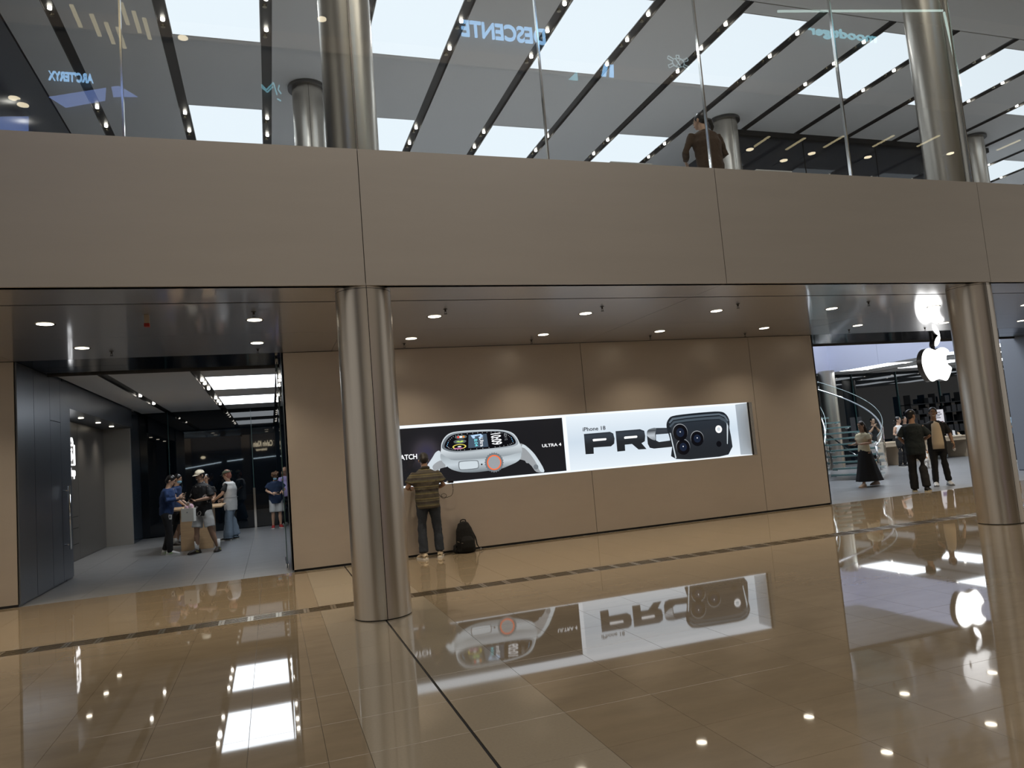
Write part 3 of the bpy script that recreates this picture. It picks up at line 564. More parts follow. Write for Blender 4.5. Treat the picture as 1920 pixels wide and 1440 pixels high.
for i in range(46):         # minute ticks round the screen
    S_ = ART['screen']; u = i/46*len(S_); a, b = S_[int(u) % len(S_)], S_[(int(u)+1) % len(S_)]; f = u-int(u); px, pz = a[0]+(b[0]-a[0])*f, a[1]+(b[1]-a[1])*f
    px, pz = 3.53+(px-3.53)*0.93, 1.82+(pz-1.82)*0.90; flat([(px-0.005, pz-0.008), (px+0.005, pz-0.008), (px+0.005, pz+0.008), (px-0.005, pz+0.008)], PY, pr('blue', (0.2, 0.55, 0.9)) if i % 23 < 3 else GR, 'tick', p1, 8)
def dx(k): x, z, r = ART[k]; return x, z
x, z = dx('ic1'); flat(disc(x, z, 0.11, 24, 0.034), PY, pr('ring_grey', (0.10, 0.13, 0.13)), 'dial_icon', p1, 7); flat(disc(x-0.05, z, 0.02, 12), PY, pr('red', (0.8, 0.08, 0.06)), 'dial_mark', p1, 8); flat(disc(x+0.05, z, 0.018, 12), PY, pr('orange2', (0.9, 0.3, 0.05)), 'dial_mark', p1, 8); flat([(x-0.025, z-0.014), (x+0.025, z-0.014), (x+0.025, z+0.014), (x-0.025, z+0.014)], PY, PW, 'dial_mark', p1, 8)
x, z = dx('ic2'); flat(disc(x, z, 0.115, 24, 0.036), PY, MATS['print_ring_grey'], 'dial_icon', p1, 7); flat([(x-0.07, z-0.004), (x-0.03, z+0.014), (x, z), (x+0.04, z+0.016), (x+0.07, z), (x+0.03, z-0.016), (x-0.02, z-0.012)], PY, pr('lime', (0.5, 0.75, 0.15)), 'dial_mark', p1, 8)
x, z = dx('ic3'); flat(disc(x, z, 0.125, 24, 0.044), PY, pr('yellow', (0.75, 0.65, 0.12)), 'dial_icon', p1, 7); flat(disc(x, z, 0.10, 24, 0.032), PY, MATS['print_deep'], 'dial_face', p1, 8); flat(disc(x-0.02, z-0.03, 0.09, 20, 0.012), PY, pr('pink', (0.6, 0.2, 0.4)), 'dial_mark', p1, 8); flat(disc(x, z, 0.035, 12, 0.01), PY, PW, 'dial_mark', p1, 9)
xb = (ART['box'][0][0]+ART['box'][1][0])/2
flat([(xb-0.13+0.0, 1.93), (xb+0.06, 1.945), (xb+0.10, 1.90), (xb+0.03, 1.86), (xb+0.01, 1.885), (xb+0.05, 1.905), (xb+0.03, 1.92), (xb-0.06, 1.905), (xb-0.05, 1.875), (xb-0.09, 1.87)], PY, pr('paleblue', (0.45, 0.65, 0.9)), 'screen_arc', p1, 8)
text('screen_text', 'Ultra', xb+0.03, xb+0.10, 1.72, 1.87, PY-0.007, PW, p1, 0.0004, 0.01, rot=R(-86)); text('screen_text', '8:04', xb-0.07, xb-0.01, 1.73, 1.86, PY-0.007, pr('cyan', (0.2, 0.75, 0.85)), p1, 0.0004, 0.01, rot=R(-86))
a = TXT['t1009']; text('screen_time', '10:09', a[0]+0.03, a[2]-0.02, a[1]+0.005, a[3], PY-0.008, PW, p1, 0.0004, 0.02, rot=R(-86))
text('screen_text', 'NOV 12', a[2]+0.035, a[2]+0.085, 1.80, 1.92, PY-0.008, GR, p1, 0.0004, rot=R(-84))
a = TXT['WATCH']; text('poster_lettering', 'WATCH', a[0]+0.0, a[2], a[1], a[3], PY-0.002, PW, p1, 0.0006, 0.018)
a = TXT['ULTRA4']; text('poster_lettering', 'ULTRA 4', a[0], a[2], a[1], a[3], PY-0.002, PW, p1, 0.0006, 0.018)
# second poster, telephone on white
p2 = thing('telephone_poster', 'backlit white poster of a black telephone with three lenses', 'poster')
PWH = grad('poster_white', [(0, (0.78,0.86,0.93)), (0.5, (0.62,0.72,0.82)), (1, (0.80,0.88,0.95))], 'Z', 1.17, 2.14, 1.0)
MB().box(5.20, BXR-0.125, PY, PY+0.02, Z0-0.01, Z1+0.02).build('poster_sheet', PWH, p2)
MB().box(5.125, 5.20, PY-0.004, PY+0.02, BZ0+0.012, BZ1-0.012).build('white_mullion', SILVERL, p2)
fl2 = lambda key, m, nm, lay, sm=False: flat(smooth(ART[key]) if sm else ART[key], PY, m, nm, p2, lay)
INK = grad('ink', [(0, (0.006,0.008,0.012)), (0.55, (0.012,0.016,0.022)), (0.85, (0.035,0.045,0.06)), (1, (0.02,0.025,0.035))], z0=1.35, z1=1.82)
fl2('P', INK, 'letter_p', 1); fl2('Ph', PW, 'letter_hole', 2); fl2('Rr', INK, 'letter_r', 1); fl2('Rh', PW, 'letter_hole', 2)  # white openings of the P and R
fl2('O', INK, 'letter_o', 1); fl2('Ocr', grad('chrome', [(0, (0.02,0.03,0.04)), (0.5, (0.5,0.55,0.6)), (0.75, (0.05,0.06,0.07)), (1, (0.3,0.34,0.38))], z0=1.5, z1=1.85), 'letter_curve', 2, True); fl2('Oh', PWH, 'letter_counter', 3)
fl2('phone', pr('ph_dark', (0.012, 0.016, 0.022)), 'phone_body', 4, True); fl2('ph_band', pr('ph_band', (0.10, 0.13, 0.16)), 'phone_edge_light', 5); fl2('ph_band2', pr('ph_band_b', (0.06, 0.08, 0.10)), 'phone_edge_light', 6)
fl2('face', grad('phone_face', [(0, (0.006,0.009,0.014)), (1, (0.022,0.03,0.042))], z0=1.2, z1=2.0), 'phone_back', 7, True); fl2('edgeR', SVL, 'phone_gleam', 8); fl2('edgeL', SVL, 'phone_gleam', 8)
for k in ('l1', 'l2', 'l3'):
    x, z, r = ART[k]; flat(disc(x, z+0.006, r*1.03, 32), PY, GR, 'lens_rim', p2, 8); flat(disc(x, z-0.004, r, 32), PY, MATS['print_deep'], 'camera_lens', p2, 9)
    flat(disc(x, z, r*0.55, 24), PY, pr('lens_glass', (0.010, 0.016, 0.035)), 'lens_glass', p2, 10); flat(disc(x, z+0.012, 0.011, 12), PY, PW, 'lens_glint', p2, 11)
x, z, r = ART['fl']; flat(disc(x, z, r, 24), PY, PW, 'flash', p2, 8); flat(disc(x, z, r*0.5, 16), PY, SVL, 'flash_core', p2, 9)
x, z, r = ART['dt']; flat(disc(x, z, r, 20), PY, MATS['print_deep'], 'sensor', p2, 8)
a = TXT['iPhone 18']; text('poster_lettering', 'iPhone 18', a[0], a[2], a[1], a[3], PY-0.002, pr('ink_flat', (0.01, 0.012, 0.018)), p2, 0.0006, 0.014)

# blade sign of the shop on the recess wall: bag outline with handle, fruit, word
t = thing('bag_sign', 'glowing white shopping bag outline sign on the dark recess wall', 'sign')
xw = -4.05; ysn = lambda v: 17.90+v; GL = emit('bag_sign_glow', (1.0, 1.0, 1.0), 1.5)
def strip(pts, nm, wd=0.022, closed=False):
    mb = MB(); q = [(xw, ysn(a), b) for a, b in pts]
    for i in range(len(q)-1): mb.bar(q[i], q[i+1], wd, 0.03, (1, 0, 0))
    mb.build(nm, GL, t)
strip([(-0.24, 2.50), (-0.24, 2.08), (0.24, 2.08), (0.24, 2.50), (-0.24, 2.50)], 'bag_outline', 0.03)
strip([(-0.12, 2.51), (-0.11, 2.58), (-0.05, 2.65), (0.05, 2.65), (0.11, 2.58), (0.12, 2.51)], 'bag_handle', 0.03)
MB().ell((xw, ysn(0), 2.26), 0.02, 0.09, 0.10, 16, 8).build('fruit_mark', GL, t); MB().ell((xw, ysn(0.02), 2.40), 0.018, 0.02, 0.035, 10, 6).build('leaf_mark', GL, t)
c = bpy.data.curves.new('word', 'FONT'); c.body = 'shop'; c.size = 0.25; c.extrude = 0.008; c.offset = 0.008; c.align_x = 'CENTER'; c.materials.append(GL)
o = bpy.data.objects.new('sign_word', c); C.objects.link(o); bpy.context.view_layer.update(); me = bpy.data.meshes.new_from_object(o.evaluated_get(bpy.context.evaluated_depsgraph_get())); bpy.data.objects.remove(o); o = link('sign_word', me, GL); o.parent = t; o.matrix_world = Matrix.Translation((xw, ysn(0.04), 1.84)) @ Matrix.Rotation(R(90), 4, 'Z') @ Matrix.Rotation(R(90), 4, 'X')

# ------------------------------------------------------------------ glass fins at the openings
for nm, x, y0, y1 in (('left', 0.17, 12.5, 13.5), ('right', 10.78, 12.5, 13.9)):
    t = thing('glass_door', 'frameless glass door leaf standing open at the %s of the poster wall' % nm, 'door')
    MB().box(x, x+0.014, y0+0.012, y1-0.012, 0.02, 3.38).build('pane', GLASS, t)
    MB().box(x, x+0.014, y0, y0+0.012, 0.02, 3.38).box(x, x+0.014, y1-0.012, y1, 0.02, 3.38).build('polished_edge', GLEDGE, t)
    MB().box(x-0.012, x+0.026, y0, y1, 0.005, 0.09).box(x-0.012, x+0.026, y0, y1, 3.34, 3.43).build('patch_rail', STEEL, t)

# ------------------------------------------------------------------ wooden hand-over table left
t = thing('oak_table', 'light oak table with slab base between the staff and the man in the cream cap', 'table', (-1.62, 18.15, 0))
MB().box(-0.62, 0.55, -0.55, 0.95, 0.885, 0.925).build('tabletop', OAK, t, 0.008)
MB().box(-0.33, 0.33, -0.42, 0.50, 0.0, 0.885).build('base', OAK, t, 0.006)
# tables at the far right
def shop_table(x, y, L, W, label, z=0.86, rz=0):
    t = thing('display_table', label, 'table', (x, y, 0), rz); MB().box(-L/2, L/2, -W/2, W/2, z-0.045, z).build('tabletop', mat('pale_maple', (0.62, 0.50, 0.36), 0.35), t, 0.006)
    MB().box(-L/2+0.02, L/2-0.02, -W/2+0.02, W/2-0.02, z-0.16, z-0.045).build('apron', MATS['pale_maple'], t)
    for sx in (-1, 1): MB().box(sx*(L/2-0.13)-0.11, sx*(L/2-0.13)+0.11, -W/2+0.04, W/2-0.04, 0, z-0.16).build('leg', MATS['pale_maple'], t)
    return t
shop_table(23.75, 20.95, 2.3, 1.0, 'pale maple display table behind the smiling man', 0.80)
shop_table(20.45, 20.2, 1.1, 0.7, 'maple table behind the glass spiral stairs', 0.82)
t = thing('notice_stand', 'white printed notice on a stand on the maple table', 'sign', (23.7, 20.8, 0.80))
MB().box(-0.30, 0.30, -0.012, 0.012, 0.10, 1.02).build('board', emit('notice_self_glow', (0.75, 0.74, 0.80), 0.62), t)  # printed board is no lamp; its brightness is put in as glow
MB().box(-0.04, 0.04, -0.06, 0.06, 0.0, 0.10).build('foot', STEEL, t)
for k, (wd, zz) in enumerate(((0.3, 0.92), (0.40, 0.85), (0.2, 0.79), (0.26, 0.72), (0.3, 0.24))):
    MB().box(-wd/2, wd/2, -0.016, -0.012, zz-0.018, zz+0.012).build('print_line', mat('notice_ink', (0.05, 0.05, 0.07), 0.6), t)
for xx, cc in ((-0.14, (0.25, 0.2, 0.4)), (0.14, (0.10, 0.03, 0.04))): MB().box(xx-0.1, xx+0.1, -0.016, -0.012, 0.42, 0.58).build('picture', mat('pic_%d' % int(xx*100), cc, 0.5), t)
for i, (x, y, cc, lb_) in enumerate(((24.05, 20.7, (0.12, 0.12, 0.55), 'blue'), (24.32, 20.72, (0.75, 0.75, 0.78), 'white'), (24.6, 20.75, (0.6, 0.42, 0.25), 'tan'))):
    t = thing('display_item', 'small %s product propped on the maple table beside the notice' % lb_, 'product', (x, y, 0.80))
    MB().box(-0.05, 0.05, -0.04, 0.04, 0, 0.03).build('stand', WHITE, t, 0.005); MB().bar((0, 0.02, 0.03), (0.03, 0.05, 0.20 if i < 2 else 0.10), 0.11, 0.02, (0, 1, 0)).build('device', mat('item_'+lb_, cc, 0.35), t)
# shelving at the back right, its shade put into near-black colours
t = thing('shelf_rack', 'dim wall shelving with dark boxes behind the maple table', 'shelf', (26.2, 22.4, 0))
DK = mat('shelf_shaded', (0.003, 0.003, 0.004), 0.9); DKB = mat('shelf_box_shaded', (0.012, 0.012, 0.014), 0.9)
for zz in (0.9, 1.3, 1.7, 2.1): MB().box(-2.0, 2.0, -0.02, 0.30, zz, zz+0.03).build('shelf', DK, t)
for xx in (-2.0, -0.7, 0.7, 1.97): MB().box(xx, xx+0.03, -0.02, 0.30, 0, 2.5).build('upright', DK, t)
rnd = random.Random(3); n = 0
bxm = MB().box(-0.11, 0.11, 0.0, 0.2, 0, 0.24).mesh('box'); bxm.materials.append(DKB)
for sh_, zz in enumerate((0.93, 1.33, 1.73, 2.13)):
    nb = 0; x = 24.4
    while x < 28:
        if rnd.random() < 0.62:
            o = link('product_box', bxm); o.location = (x, 22.43, zz); o.scale = (1, 1, rnd.choice((0.6, 0.9, 1.1))); tag(o, 'plain dark box, %s from the left on the %s shelf of the dim shelving' % (ordn(nb), ordn(sh_)), 'box', 'dark boxes on the dim shelving'); nb += 1
        x += 0.30

# ------------------------------------------------------------------ glass spiral staircase
SC = Vector((14.53, 18.25, 0)); RI, RO = 1.36, 2.72; A0 = R(-63); DA = R(8.0); RISE = 0.167
st = thing('spiral_staircase', 'glass spiral staircase with steel handrails in the right shop', 'staircase')
GT = mat('frosted_tread_glass', (0.16, 0.25, 0.25), 0.25, ior=1.5)
def sp(a, r, z): return (SC.x+r*cos(a), SC.y+r*sin(a), z)
NT = 28
for k in range(NT):
    a = A0+DA*k; z = 0.167*(k+1); b = a+DA*1.15; mb = MB(); q = [sp(u, r, zz) for zz in (z-0.045, z) for (u, r) in ((a, RI), (a, RO), (b, RO), (b, RI))]
    mb.add(q, [(0,3,2,1),(4,5,6,7),(0,1,5,4),(1,2,6,5),(2,3,7,6),(3,0,4,7)]).build('tread', GT, st)
    for r in (RI+0.05, RO-0.05):
        MB().tube([sp(a+DA*0.3, r-0.06, z-0.06), sp(a+DA*0.3, r+0.08, z-0.06)], 0.018, 8).build('tread_bolt', STEEL, st)
def helix(r, off, k0, k1, n=60): return [sp(A0+DA*(k0+(k1-k0)*i/n), r, off+0.167*(k0+(k1-k0)*i/n)) for i in range(n+1)]
for r, nm in ((RO+0.06, 'outer'), (RI-0.06, 'inner')):
    MB().tube(helix(r-0.05, 0.98, -0.4, NT), 0.026, 8).build('handrail', mat('handrail_steel', (0.85, 0.85, 0.86), 0.12, metal=1.0), st)
    k = 0
    while k < NT:       # bent glass panels of the guard
        p = helix(r, 0, k-0.4, min(k+6-0.45, NT), 10); mb = MB(); vs = []
        for q in p: vs += [(q[0], q[1], q[2]-0.10+0.167), (q[0], q[1], q[2]+1.22)]
        mb.add(vs, [(2*i, 2*i+2, 2*i+3, 2*i+1) for i in range(len(p)-1)], True).build('guard_glass', glass_mat('guard_glass', (0.90, 0.96, 0.95)) if 'guard_glass' not in MATS else MATS['guard_glass'], st)
        MB().tube([(q[0], q[1], q[2]+1.23) for q in p], 0.009, 6).build('guard_edge', mat('guard_edge', (0.35, 0.45, 0.45), 0.15, metal=0.3), st)
        k += 6
    a = A0-DA*0.4
    MB().tube([sp(a, r-0.05, 0), sp(a, r-0.05, 0.92)], 0.03, 10).build('newel_post', STEEL, st)
    MB().cyl((sp(a, r-0.05, 0)[0], sp(a, r-0.05, 0)[1], 0), 0.07, 0, 0.015, 14).build('newel_foot', STEEL, st)
MB().tube([sp(A0+DA*8, RI+0.5, 0.35+0.9), sp(A0+DA*1, RO-0.1, 0.12)], 0.02, 6).build('stringer_rod', STEEL, st)

# ------------------------------------------------------------------ upstairs small things
for x, y, lb_ in ((4.62, 8.2, 'left of the woman in brown'), (6.85, 8.2, 'right of the woman in brown')):
    t = thing('green_case', 'low green glass topped case upstairs, %s' % lb_, 'display case', (x, y, ZU))
    MB().box(-0.28, 0.28, -0.10, 0.10, 0, 0.42).build('case', mat('green_plastic', (0.03, 0.16, 0.14), 0.3), t); MB().box(-0.30, 0.30, -0.12, 0.12, 0.42, 0.435).build('lid', WHITE, t)
    for k in range(9): MB().box(-0.26+0.06*k, -0.235+0.06*k, -0.106, -0.10, 0.02, 0.40).build('rib', mat('green_rib', (0.08, 0.30, 0.27), 0.3), t)
t = thing('side_table', 'white table upstairs where the woman in brown sits', 'table', (6.2, 9.25, ZU))
MB().box(-0.55, 0.45, -0.30, 0.35, 0.72, 0.75).build('tabletop', WHITE, t, 0.005); MB().cyl((0, 0, 0), 0.05, 0, 0.72, 12).build('leg', STEEL, t)

# ------------------------------------------------------------------ signs and lamps over the far side of the mall (the glass mirrors them)
SB = emit('blue_sign_glow', (0.32, 0.62, 1.0), 5.2); SB2 = emit('cyan_sign_glow', (0.30, 0.75, 0.9), 2.4); SW = emit('white_sign_glow', (0.9, 1.0, 1.0), 3.5); SY = emit('warm_lamp_glow', (1.0, 0.86, 0.6), 6.0)
YS = -5.87
def sign(nm, label, body, x0, x1, z0, z1, m, y=YS, bold=0.02, rot=0.0):
    o = text(nm, body, x0, x1, z0, z1, y, m, None, 0.03, bold, face=1, rot=rot); tag(o, label, 'sign'); return o
sign('shop_sign', 'blue glowing shop name high on the opposite gallery, mirrored in the middle of the glass', 'DESCENTE', 6.43, 9.31, 14.85, 15.4, SB)
sign('shop_sign', 'pale blue lower-case shop name mirrored at the right of the glass', 'moodtiger', 20.23, 23.51, 16.34, 16.8, SB2, bold=0.012)
sign('shop_sign', 'blue glowing shop name mirrored at the far left of the glass', "ARC'TERYX", -5.07, -4.02, 12.36, 12.62, SB)
sign('shop_sign', 'yellow glowing shop name mirrored in the black rear glass', 'Calvin Klein', -1.14, 0.21, 3.45, 3.88, SY, -11.7)
sign('shop_sign', 'small yellow line under the mirrored yellow shop name', 'Underwear', -1.0, -0.2, 3.15, 3.33, SY, -11.7)
sign('shop_sign', 'yellow letters mirrored beside the dark wall at the left', 'COACH', -8.43, -7.4, 3.25, 3.6, SY, -11.7)
def poly_sign(nm, label, polys, m, y=YS):
    mb = MB()
    for P in polys: mb.prism(P, y-0.03, y+0.0)
    tag(mb.build(nm, m, recalc=True), label, 'sign')
def strokes(paths, wd, y):
    mb = MB()
    for P in paths:
        for i in range(len(P)-1): mb.bar((P[i][0], y, P[i][1]), (P[i+1][0], y, P[i+1][1]), wd, 0.03, (0, 1, 0))
    return mb
tag(strokes([[(0.28, 12.70), (0.42, 12.55), (0.62, 12.78), (0.70, 12.42)], [(0.28, 12.62), (0.44, 12.48), (0.60, 12.66)], [(0.78, 12.72), (0.74, 12.58), (0.82, 12.46)], [(0.70, 12.30), (0.80, 12.24)]], 0.035, YS).build('line_sign', SB2), 'thin blue bird-like line sign mirrored left of the large column', 'sign')
tc, tz = 14.32, 14.72
oval = [(tc+0.24*cos(a), tz+0.17*sin(a)) for a in [2*pi*i/14 for i in range(15)]]
fl_ = lambda sx, sz: [(tc+sx*0.18, tz+sz*0.12), (tc+sx*0.38, tz+sz*0.22), (tc+sx*0.42, tz+sz*0.12), (tc+sx*0.22, tz+sz*0.04)]
tag(strokes([oval, fl_(1, 1), fl_(-1, 1), fl_(1, -1), fl_(-1, -1), [(tc-0.1, tz+0.15), (tc, tz), (tc+0.1, tz+0.15)], [(tc-0.1, tz-0.15), (tc, tz), (tc+0.1, tz-0.15)], [(tc-0.05, tz+0.17), (tc-0.06, tz+0.28), (tc+0.06, tz+0.28), (tc+0.05, tz+0.17)]], 0.02, YS).build('line_sign', emit('faint_sign_glow', (0.6, 0.8, 0.85), 2.2)), 'thin outlined turtle sign mirrored right of the middle glass joint', 'sign')
poly_sign('mark_sign', 'small blue triangle mark mirrored below the bright ceiling panel', [[(10.02, 13.72), (10.36, 13.72), (10.36, 14.05)]], SB2)
poly_sign('mark_sign', 'small blue slanted double mark mirrored at a ceiling track', [[(11.25, 13.95), (11.40, 14.4), (11.55, 14.4), (11.42, 13.95)], [(11.55, 13.95), (11.62, 14.4), (11.75, 14.4), (11.72, 13.95)]], SB)
tag(MB().bar((18.9, YS, 17.2), (27.3, YS, 18.25), 0.07, 0.05, (0, 1, 0)).bar((27.35, YS, 18.2), (27.7, YS, 15.0), 0.08, 0.05, (0, 1, 0)).build('tube_light', emit('tube_glow', (0.75, 1, 0.92), 2.2)), 'long thin white tube light mirrored across the upper right column', 'light')
WB = emit('blue_window_glow', (0.30, 0.45, 1.0), 2.0)
poly_sign('lit_shop_window', 'blue lit shop window mirrored at the left of the glass', [[(-5.08, 11.89), (-4.69, 11.63), (-3.75, 11.90), (-3.72, 12.26)]], WB)
poly_sign('lit_shop_window', 'small slanted blue window mirrored beside the left glass joint', [[(-3.59, 12.3), (-3.40, 12.34), (-2.95, 12.07), (-3.55, 12.02)]], WB)
poly_sign('lit_shop_window', 'blue window strip mirrored in the lower left corner of the glass', [[(-7.0, 11.2), (-5.55, 11.32), (-5.56, 10.9), (-7.0, 10.7)]], WB)
lamp_m = MB().cyl((0, 0, 0), 0.13, -0.02, 0.0, 16).mesh('glow'); lamp_m.materials.append(SY)
arm_m = MB().cyl((0, 0, 0), 0.15, 0.0, 0.06, 16).box(-0.02, 0.02, -0.62, 0.0, 0.02, 0.05).mesh('lamp'); arm_m.materials.append(TRACK)
ml_n = sorted(u for u in (0.803, 0.871, 0.933, 1.059, 1.262, -0.083, 0.10, -0.278, -0.269))
def mlamp(x, z, y=-5.3):
    t = thing('gallery_lamp', 'round warm lamp mirrored in the upper glass, %s from the left' % ordn(ml_n.index(min(ml_n, key=lambda u: abs(u*20.5-x)))), 'light', (x, y, z), 0, 'warm lamps mirrored in the upper glass'); link('glow', lamp_m, None, t); link('arm', arm_m, None, t)
for (u, v) in ((0.803, 0.479), (0.871, 0.463), (0.933, 0.479), (1.059, 0.479), (1.262, 0.497), (-0.083, 0.584), (0.10, 0.632), (-0.278, 0.484), (-0.269, 0.476)): mlamp(u*20.5, 1.6+v*20.5)
stk_m = MB().box(-0.05, 0.05, -0.5, 0.5, -0.03, 0.0).mesh('streak'); stk_m.materials.append(emit('streak_glow', (1, 0.85, 0.5), 1.6))
for (u, v) in ((-0.208, 0.600), (-0.186, 0.590), (-0.170, 0.581), (-0.157, 0.576), (-0.152, 0.610), (-0.138, 0.600), (-0.126, 0.592), (0.826, 0.493), (0.90, 0.495), (0.985, 0.504), (1.10, 0.512), (1.21, 0.519), (1.42, 0.523)):
    o = link('linear_lamp', stk_m); o.location = (u*20.6, -5.4, 1.6+v*20.6); tag(o, 'short slanted warm lamp streak mirrored in the upper glass, %s from the left' % ordn(sorted((-0.208, -0.186, -0.170, -0.157, -0.152, -0.138, -0.126, 0.826, 0.90, 0.985, 1.10, 1.21, 1.42)).index(u)), 'light', 'linear lamps mirrored in the upper glass')
# round badge mirrored in the black poster
t = thing('badge_sign', 'round navy badge sign with pale ring, mirrored on the watch poster', 'sign', (7.5, -11.7, 1.88))
def dsk(r, y, m, nm):
    mb = MB().tube([(0, y, 0), (0, y+0.01, 0)], r, 32); mb.build(nm, m, t)
dsk(0.56, 0.0, emit('badge_pale', (1.0, 0.8, 0.8), 3.2), 'rim'); dsk(0.49, 0.012, emit('badge_navy', (0.10, 0.10, 0.45), 1.2), 'ring'); dsk(0.34, 0.024, MATS['badge_pale'], 'inner_ring'); dsk(0.30, 0.036, emit('badge_blue', (0.12, 0.13, 0.6), 2.0), 'field')

for k in (0, 2, 4, 6, 8, 10, 12, 14):
    for yy in (10.6, 15.2, 19.4): spot_light('upper_track_beam', (0.27+1.487*k, yy, ZC-0.03), 55, 150, (0.93, 0.96, 1.0), 0.04)

for x in (-1.2, 18.5, 22.5, 26.5, 13.0):
    for yy in (16.0, 19.5):
        if x == 13.0: continue
        spot_light('shop_fill_beam', (x, yy, 3.46), 70, 150, (0.93, 0.96, 1.0), 0.04)  # added spots make up for the dimmed panels; some have no track
for i, (xa, za, xb, zb) in enumerate(((-8.6, 2.0, -7.6, 2.05), (-6.1, 2.22, -3.4, 2.52), (-3.0, 2.55, -1.9, 2.62), (-1.2, 2.6, 1.2, 2.7))):
    tag(MB().bar((xa, -11.72, za), (xb, -11.72, zb), 0.05, 0.09, (0, 1, 0)).build('strip_light', emit('strip_glow', (0.7, 0.88, 1.0), 7.0)), 'thin bluish strip light mirrored in the black rear glass, %s from the left' % ordn(i), 'light')
tag(MB().ell((-4.6, -11.6, 2.95), 0.16, 0.05, 0.10, 12, 8).build('shop_lamp', SY), 'single bright warm lamp mirrored above the strip light in the rear glass', 'light')

# ================================================================== PEOPLE
def remesh(mb, name, m, parent, vox=0.012, it=3, fac=0.6, extra=None, disp=0.0):
    me = mb.mesh(name); o = bpy.data.objects.new(name, me); C.objects.link(o)
    b = bmesh.new(); b.from_mesh(me); bmesh.ops.recalc_face_normals(b, faces=b.faces); b.to_mesh(me); b.free()
    r = o.modifiers.new('r', 'REMESH'); r.mode = 'VOXEL'; r.voxel_size = vox; r.use_smooth_shade = True
    s_ = o.modifiers.new('s', 'SMOOTH'); s_.factor = fac; s_.iterations = it
    if disp:
        tx = bpy.data.textures.new('folds', 'CLOUDS'); tx.noise_scale = 0.09; d = o.modifiers.new('d', 'DISPLACE'); d.texture = tx; d.strength = disp; d.mid_level = 0.5; d.texture_coords = 'LOCAL'
    dg = bpy.context.evaluated_depsgraph_get(); bpy.context.view_layer.update(); dg.update()
    new = bpy.data.meshes.new_from_object(o.evaluated_get(dg)); bpy.data.objects.remove(o); new.name = name
    if extra:      # fingers, nose, ears join the same surface
        bm2 = bmesh.new(); bm2.from_mesh(new); e = extra.mesh('x'); bm2.from_mesh(e); bm2.to_mesh(new); bm2.free(); new.polygons.foreach_set('use_smooth', [True]*len(new.polygons))
    new.materials.clear(); new.materials.append(m)
    return link(name, new, None, parent)
SK1 = mat('skin_light', (0.50, 0.31, 0.21), 0.5); SK2 = mat('skin_tan', (0.36, 0.21, 0.135), 0.5); HAIR = mat('black_hair', (0.008, 0.007, 0.007), 0.35); HAIRB = mat('brown_hair', (0.10, 0.05, 0.025), 0.5); HAIRR = mat('reddish_hair', (0.33, 0.13, 0.09), 0.5)
EYE = mat('eye_dark', (0.01, 0.008, 0.008), 0.2); EYW = mat('eye_white', (0.6, 0.58, 0.55), 0.3); LIP = mat('lip', (0.32, 0.10, 0.08), 0.4); TEETH = mat('teeth', (0.75, 0.72, 0.66), 0.3)
def cloth(nm, c, **k): return mat('cloth_'+nm, c, k.pop('rough', 0.85), bump=k.pop('bump', 0.25), bscale=k.pop('bscale', 14), **k)
def striped():
    m = mat('cloth_stripes', (0.1, 0.1, 0.1), 0.85, bump=0.25, bscale=14); N = m.node_tree.nodes; L = m.node_tree.links; b = N['Principled BSDF']
    tc = N.new('ShaderNodeTexCoord'); sp_ = N.new('ShaderNodeSeparateXYZ'); L.new(tc.outputs['Object'], sp_.inputs[0])
    cr = N.new('ShaderNodeValToRGB'); cr.color_ramp.interpolation = 'CONSTANT'; ml = N.new('ShaderNodeMath'); ml.operation = 'MULTIPLY'; ml.inputs[1].default_value = 5.2
    fr = N.new('ShaderNodeMath'); fr.operation = 'FRACT'; L.new(sp_.outputs['Z'], ml.inputs[0]); L.new(ml.outputs[0], fr.inputs[0]); L.new(fr.outputs[0], cr.inputs[0])
    e = cr.color_ramp.elements; st_ = [(0, (0.065,0.055,0.042)), (0.34, (0.20,0.17,0.075)), (0.39, (0.085,0.08,0.05)), (0.52, (0.045,0.038,0.036)), (0.74, (0.15,0.14,0.085)), (0.80, (0.08,0.07,0.05)), (0.90, (0.17,0.15,0.08))]
    while len(e) < len(st_): e.new(0.5)
    for k, (p, c) in enumerate(st_): e[k].position = p; e[k].color = (*c, 1)
    L.new(cr.outputs[0], b.inputs['Base Color']); return m
def splash():
    m = mat('cloth_splash', (0.1, 0.1, 0.1), 0.7, bump=0.2, bscale=14); N = m.node_tree.nodes; L = m.node_tree.links; b = N['Principled BSDF']
    tc = N.new('ShaderNodeTexCoord'); nz = N.new('ShaderNodeTexNoise'); nz.inputs['Scale'].default_value = 5.5; nz.inputs['Detail'].default_value = 2; nz.inputs['Distortion'].default_value = 2.5; L.new(tc.outputs['Object'], nz.inputs[0])
    cr = N.new('ShaderNodeValToRGB'); e = cr.color_ramp.elements; e[0].position = 0.64; e[0].color = (0.008, 0.008, 0.009, 1); e[1].position = 0.68; e[1].color = (0.5, 0.47, 0.45, 1)
    L.new(nz.outputs[0], cr.inputs[0]); L.new(cr.outputs[0], b.inputs['Base Color']); return m
def V3(*a): return Vector(a)
BASE = dict(pel=(0,0,.95), chest=(0,0,1.27), neck=(0,-.01,1.46), head=(0,.02,1.62), hy=0, hp=0, sw=.172,
    elR=(.25,-.03,1.14), wrR=(.26,.06,.90), elL=(-.25,-.03,1.14), wrL=(-.26,.06,.90), knR=(.10,.02,.50), anR=(.11,-.02,.085), knL=(-.10,.02,.50), anL=(-.11,-.02,.085), toR=8, toL=-8)
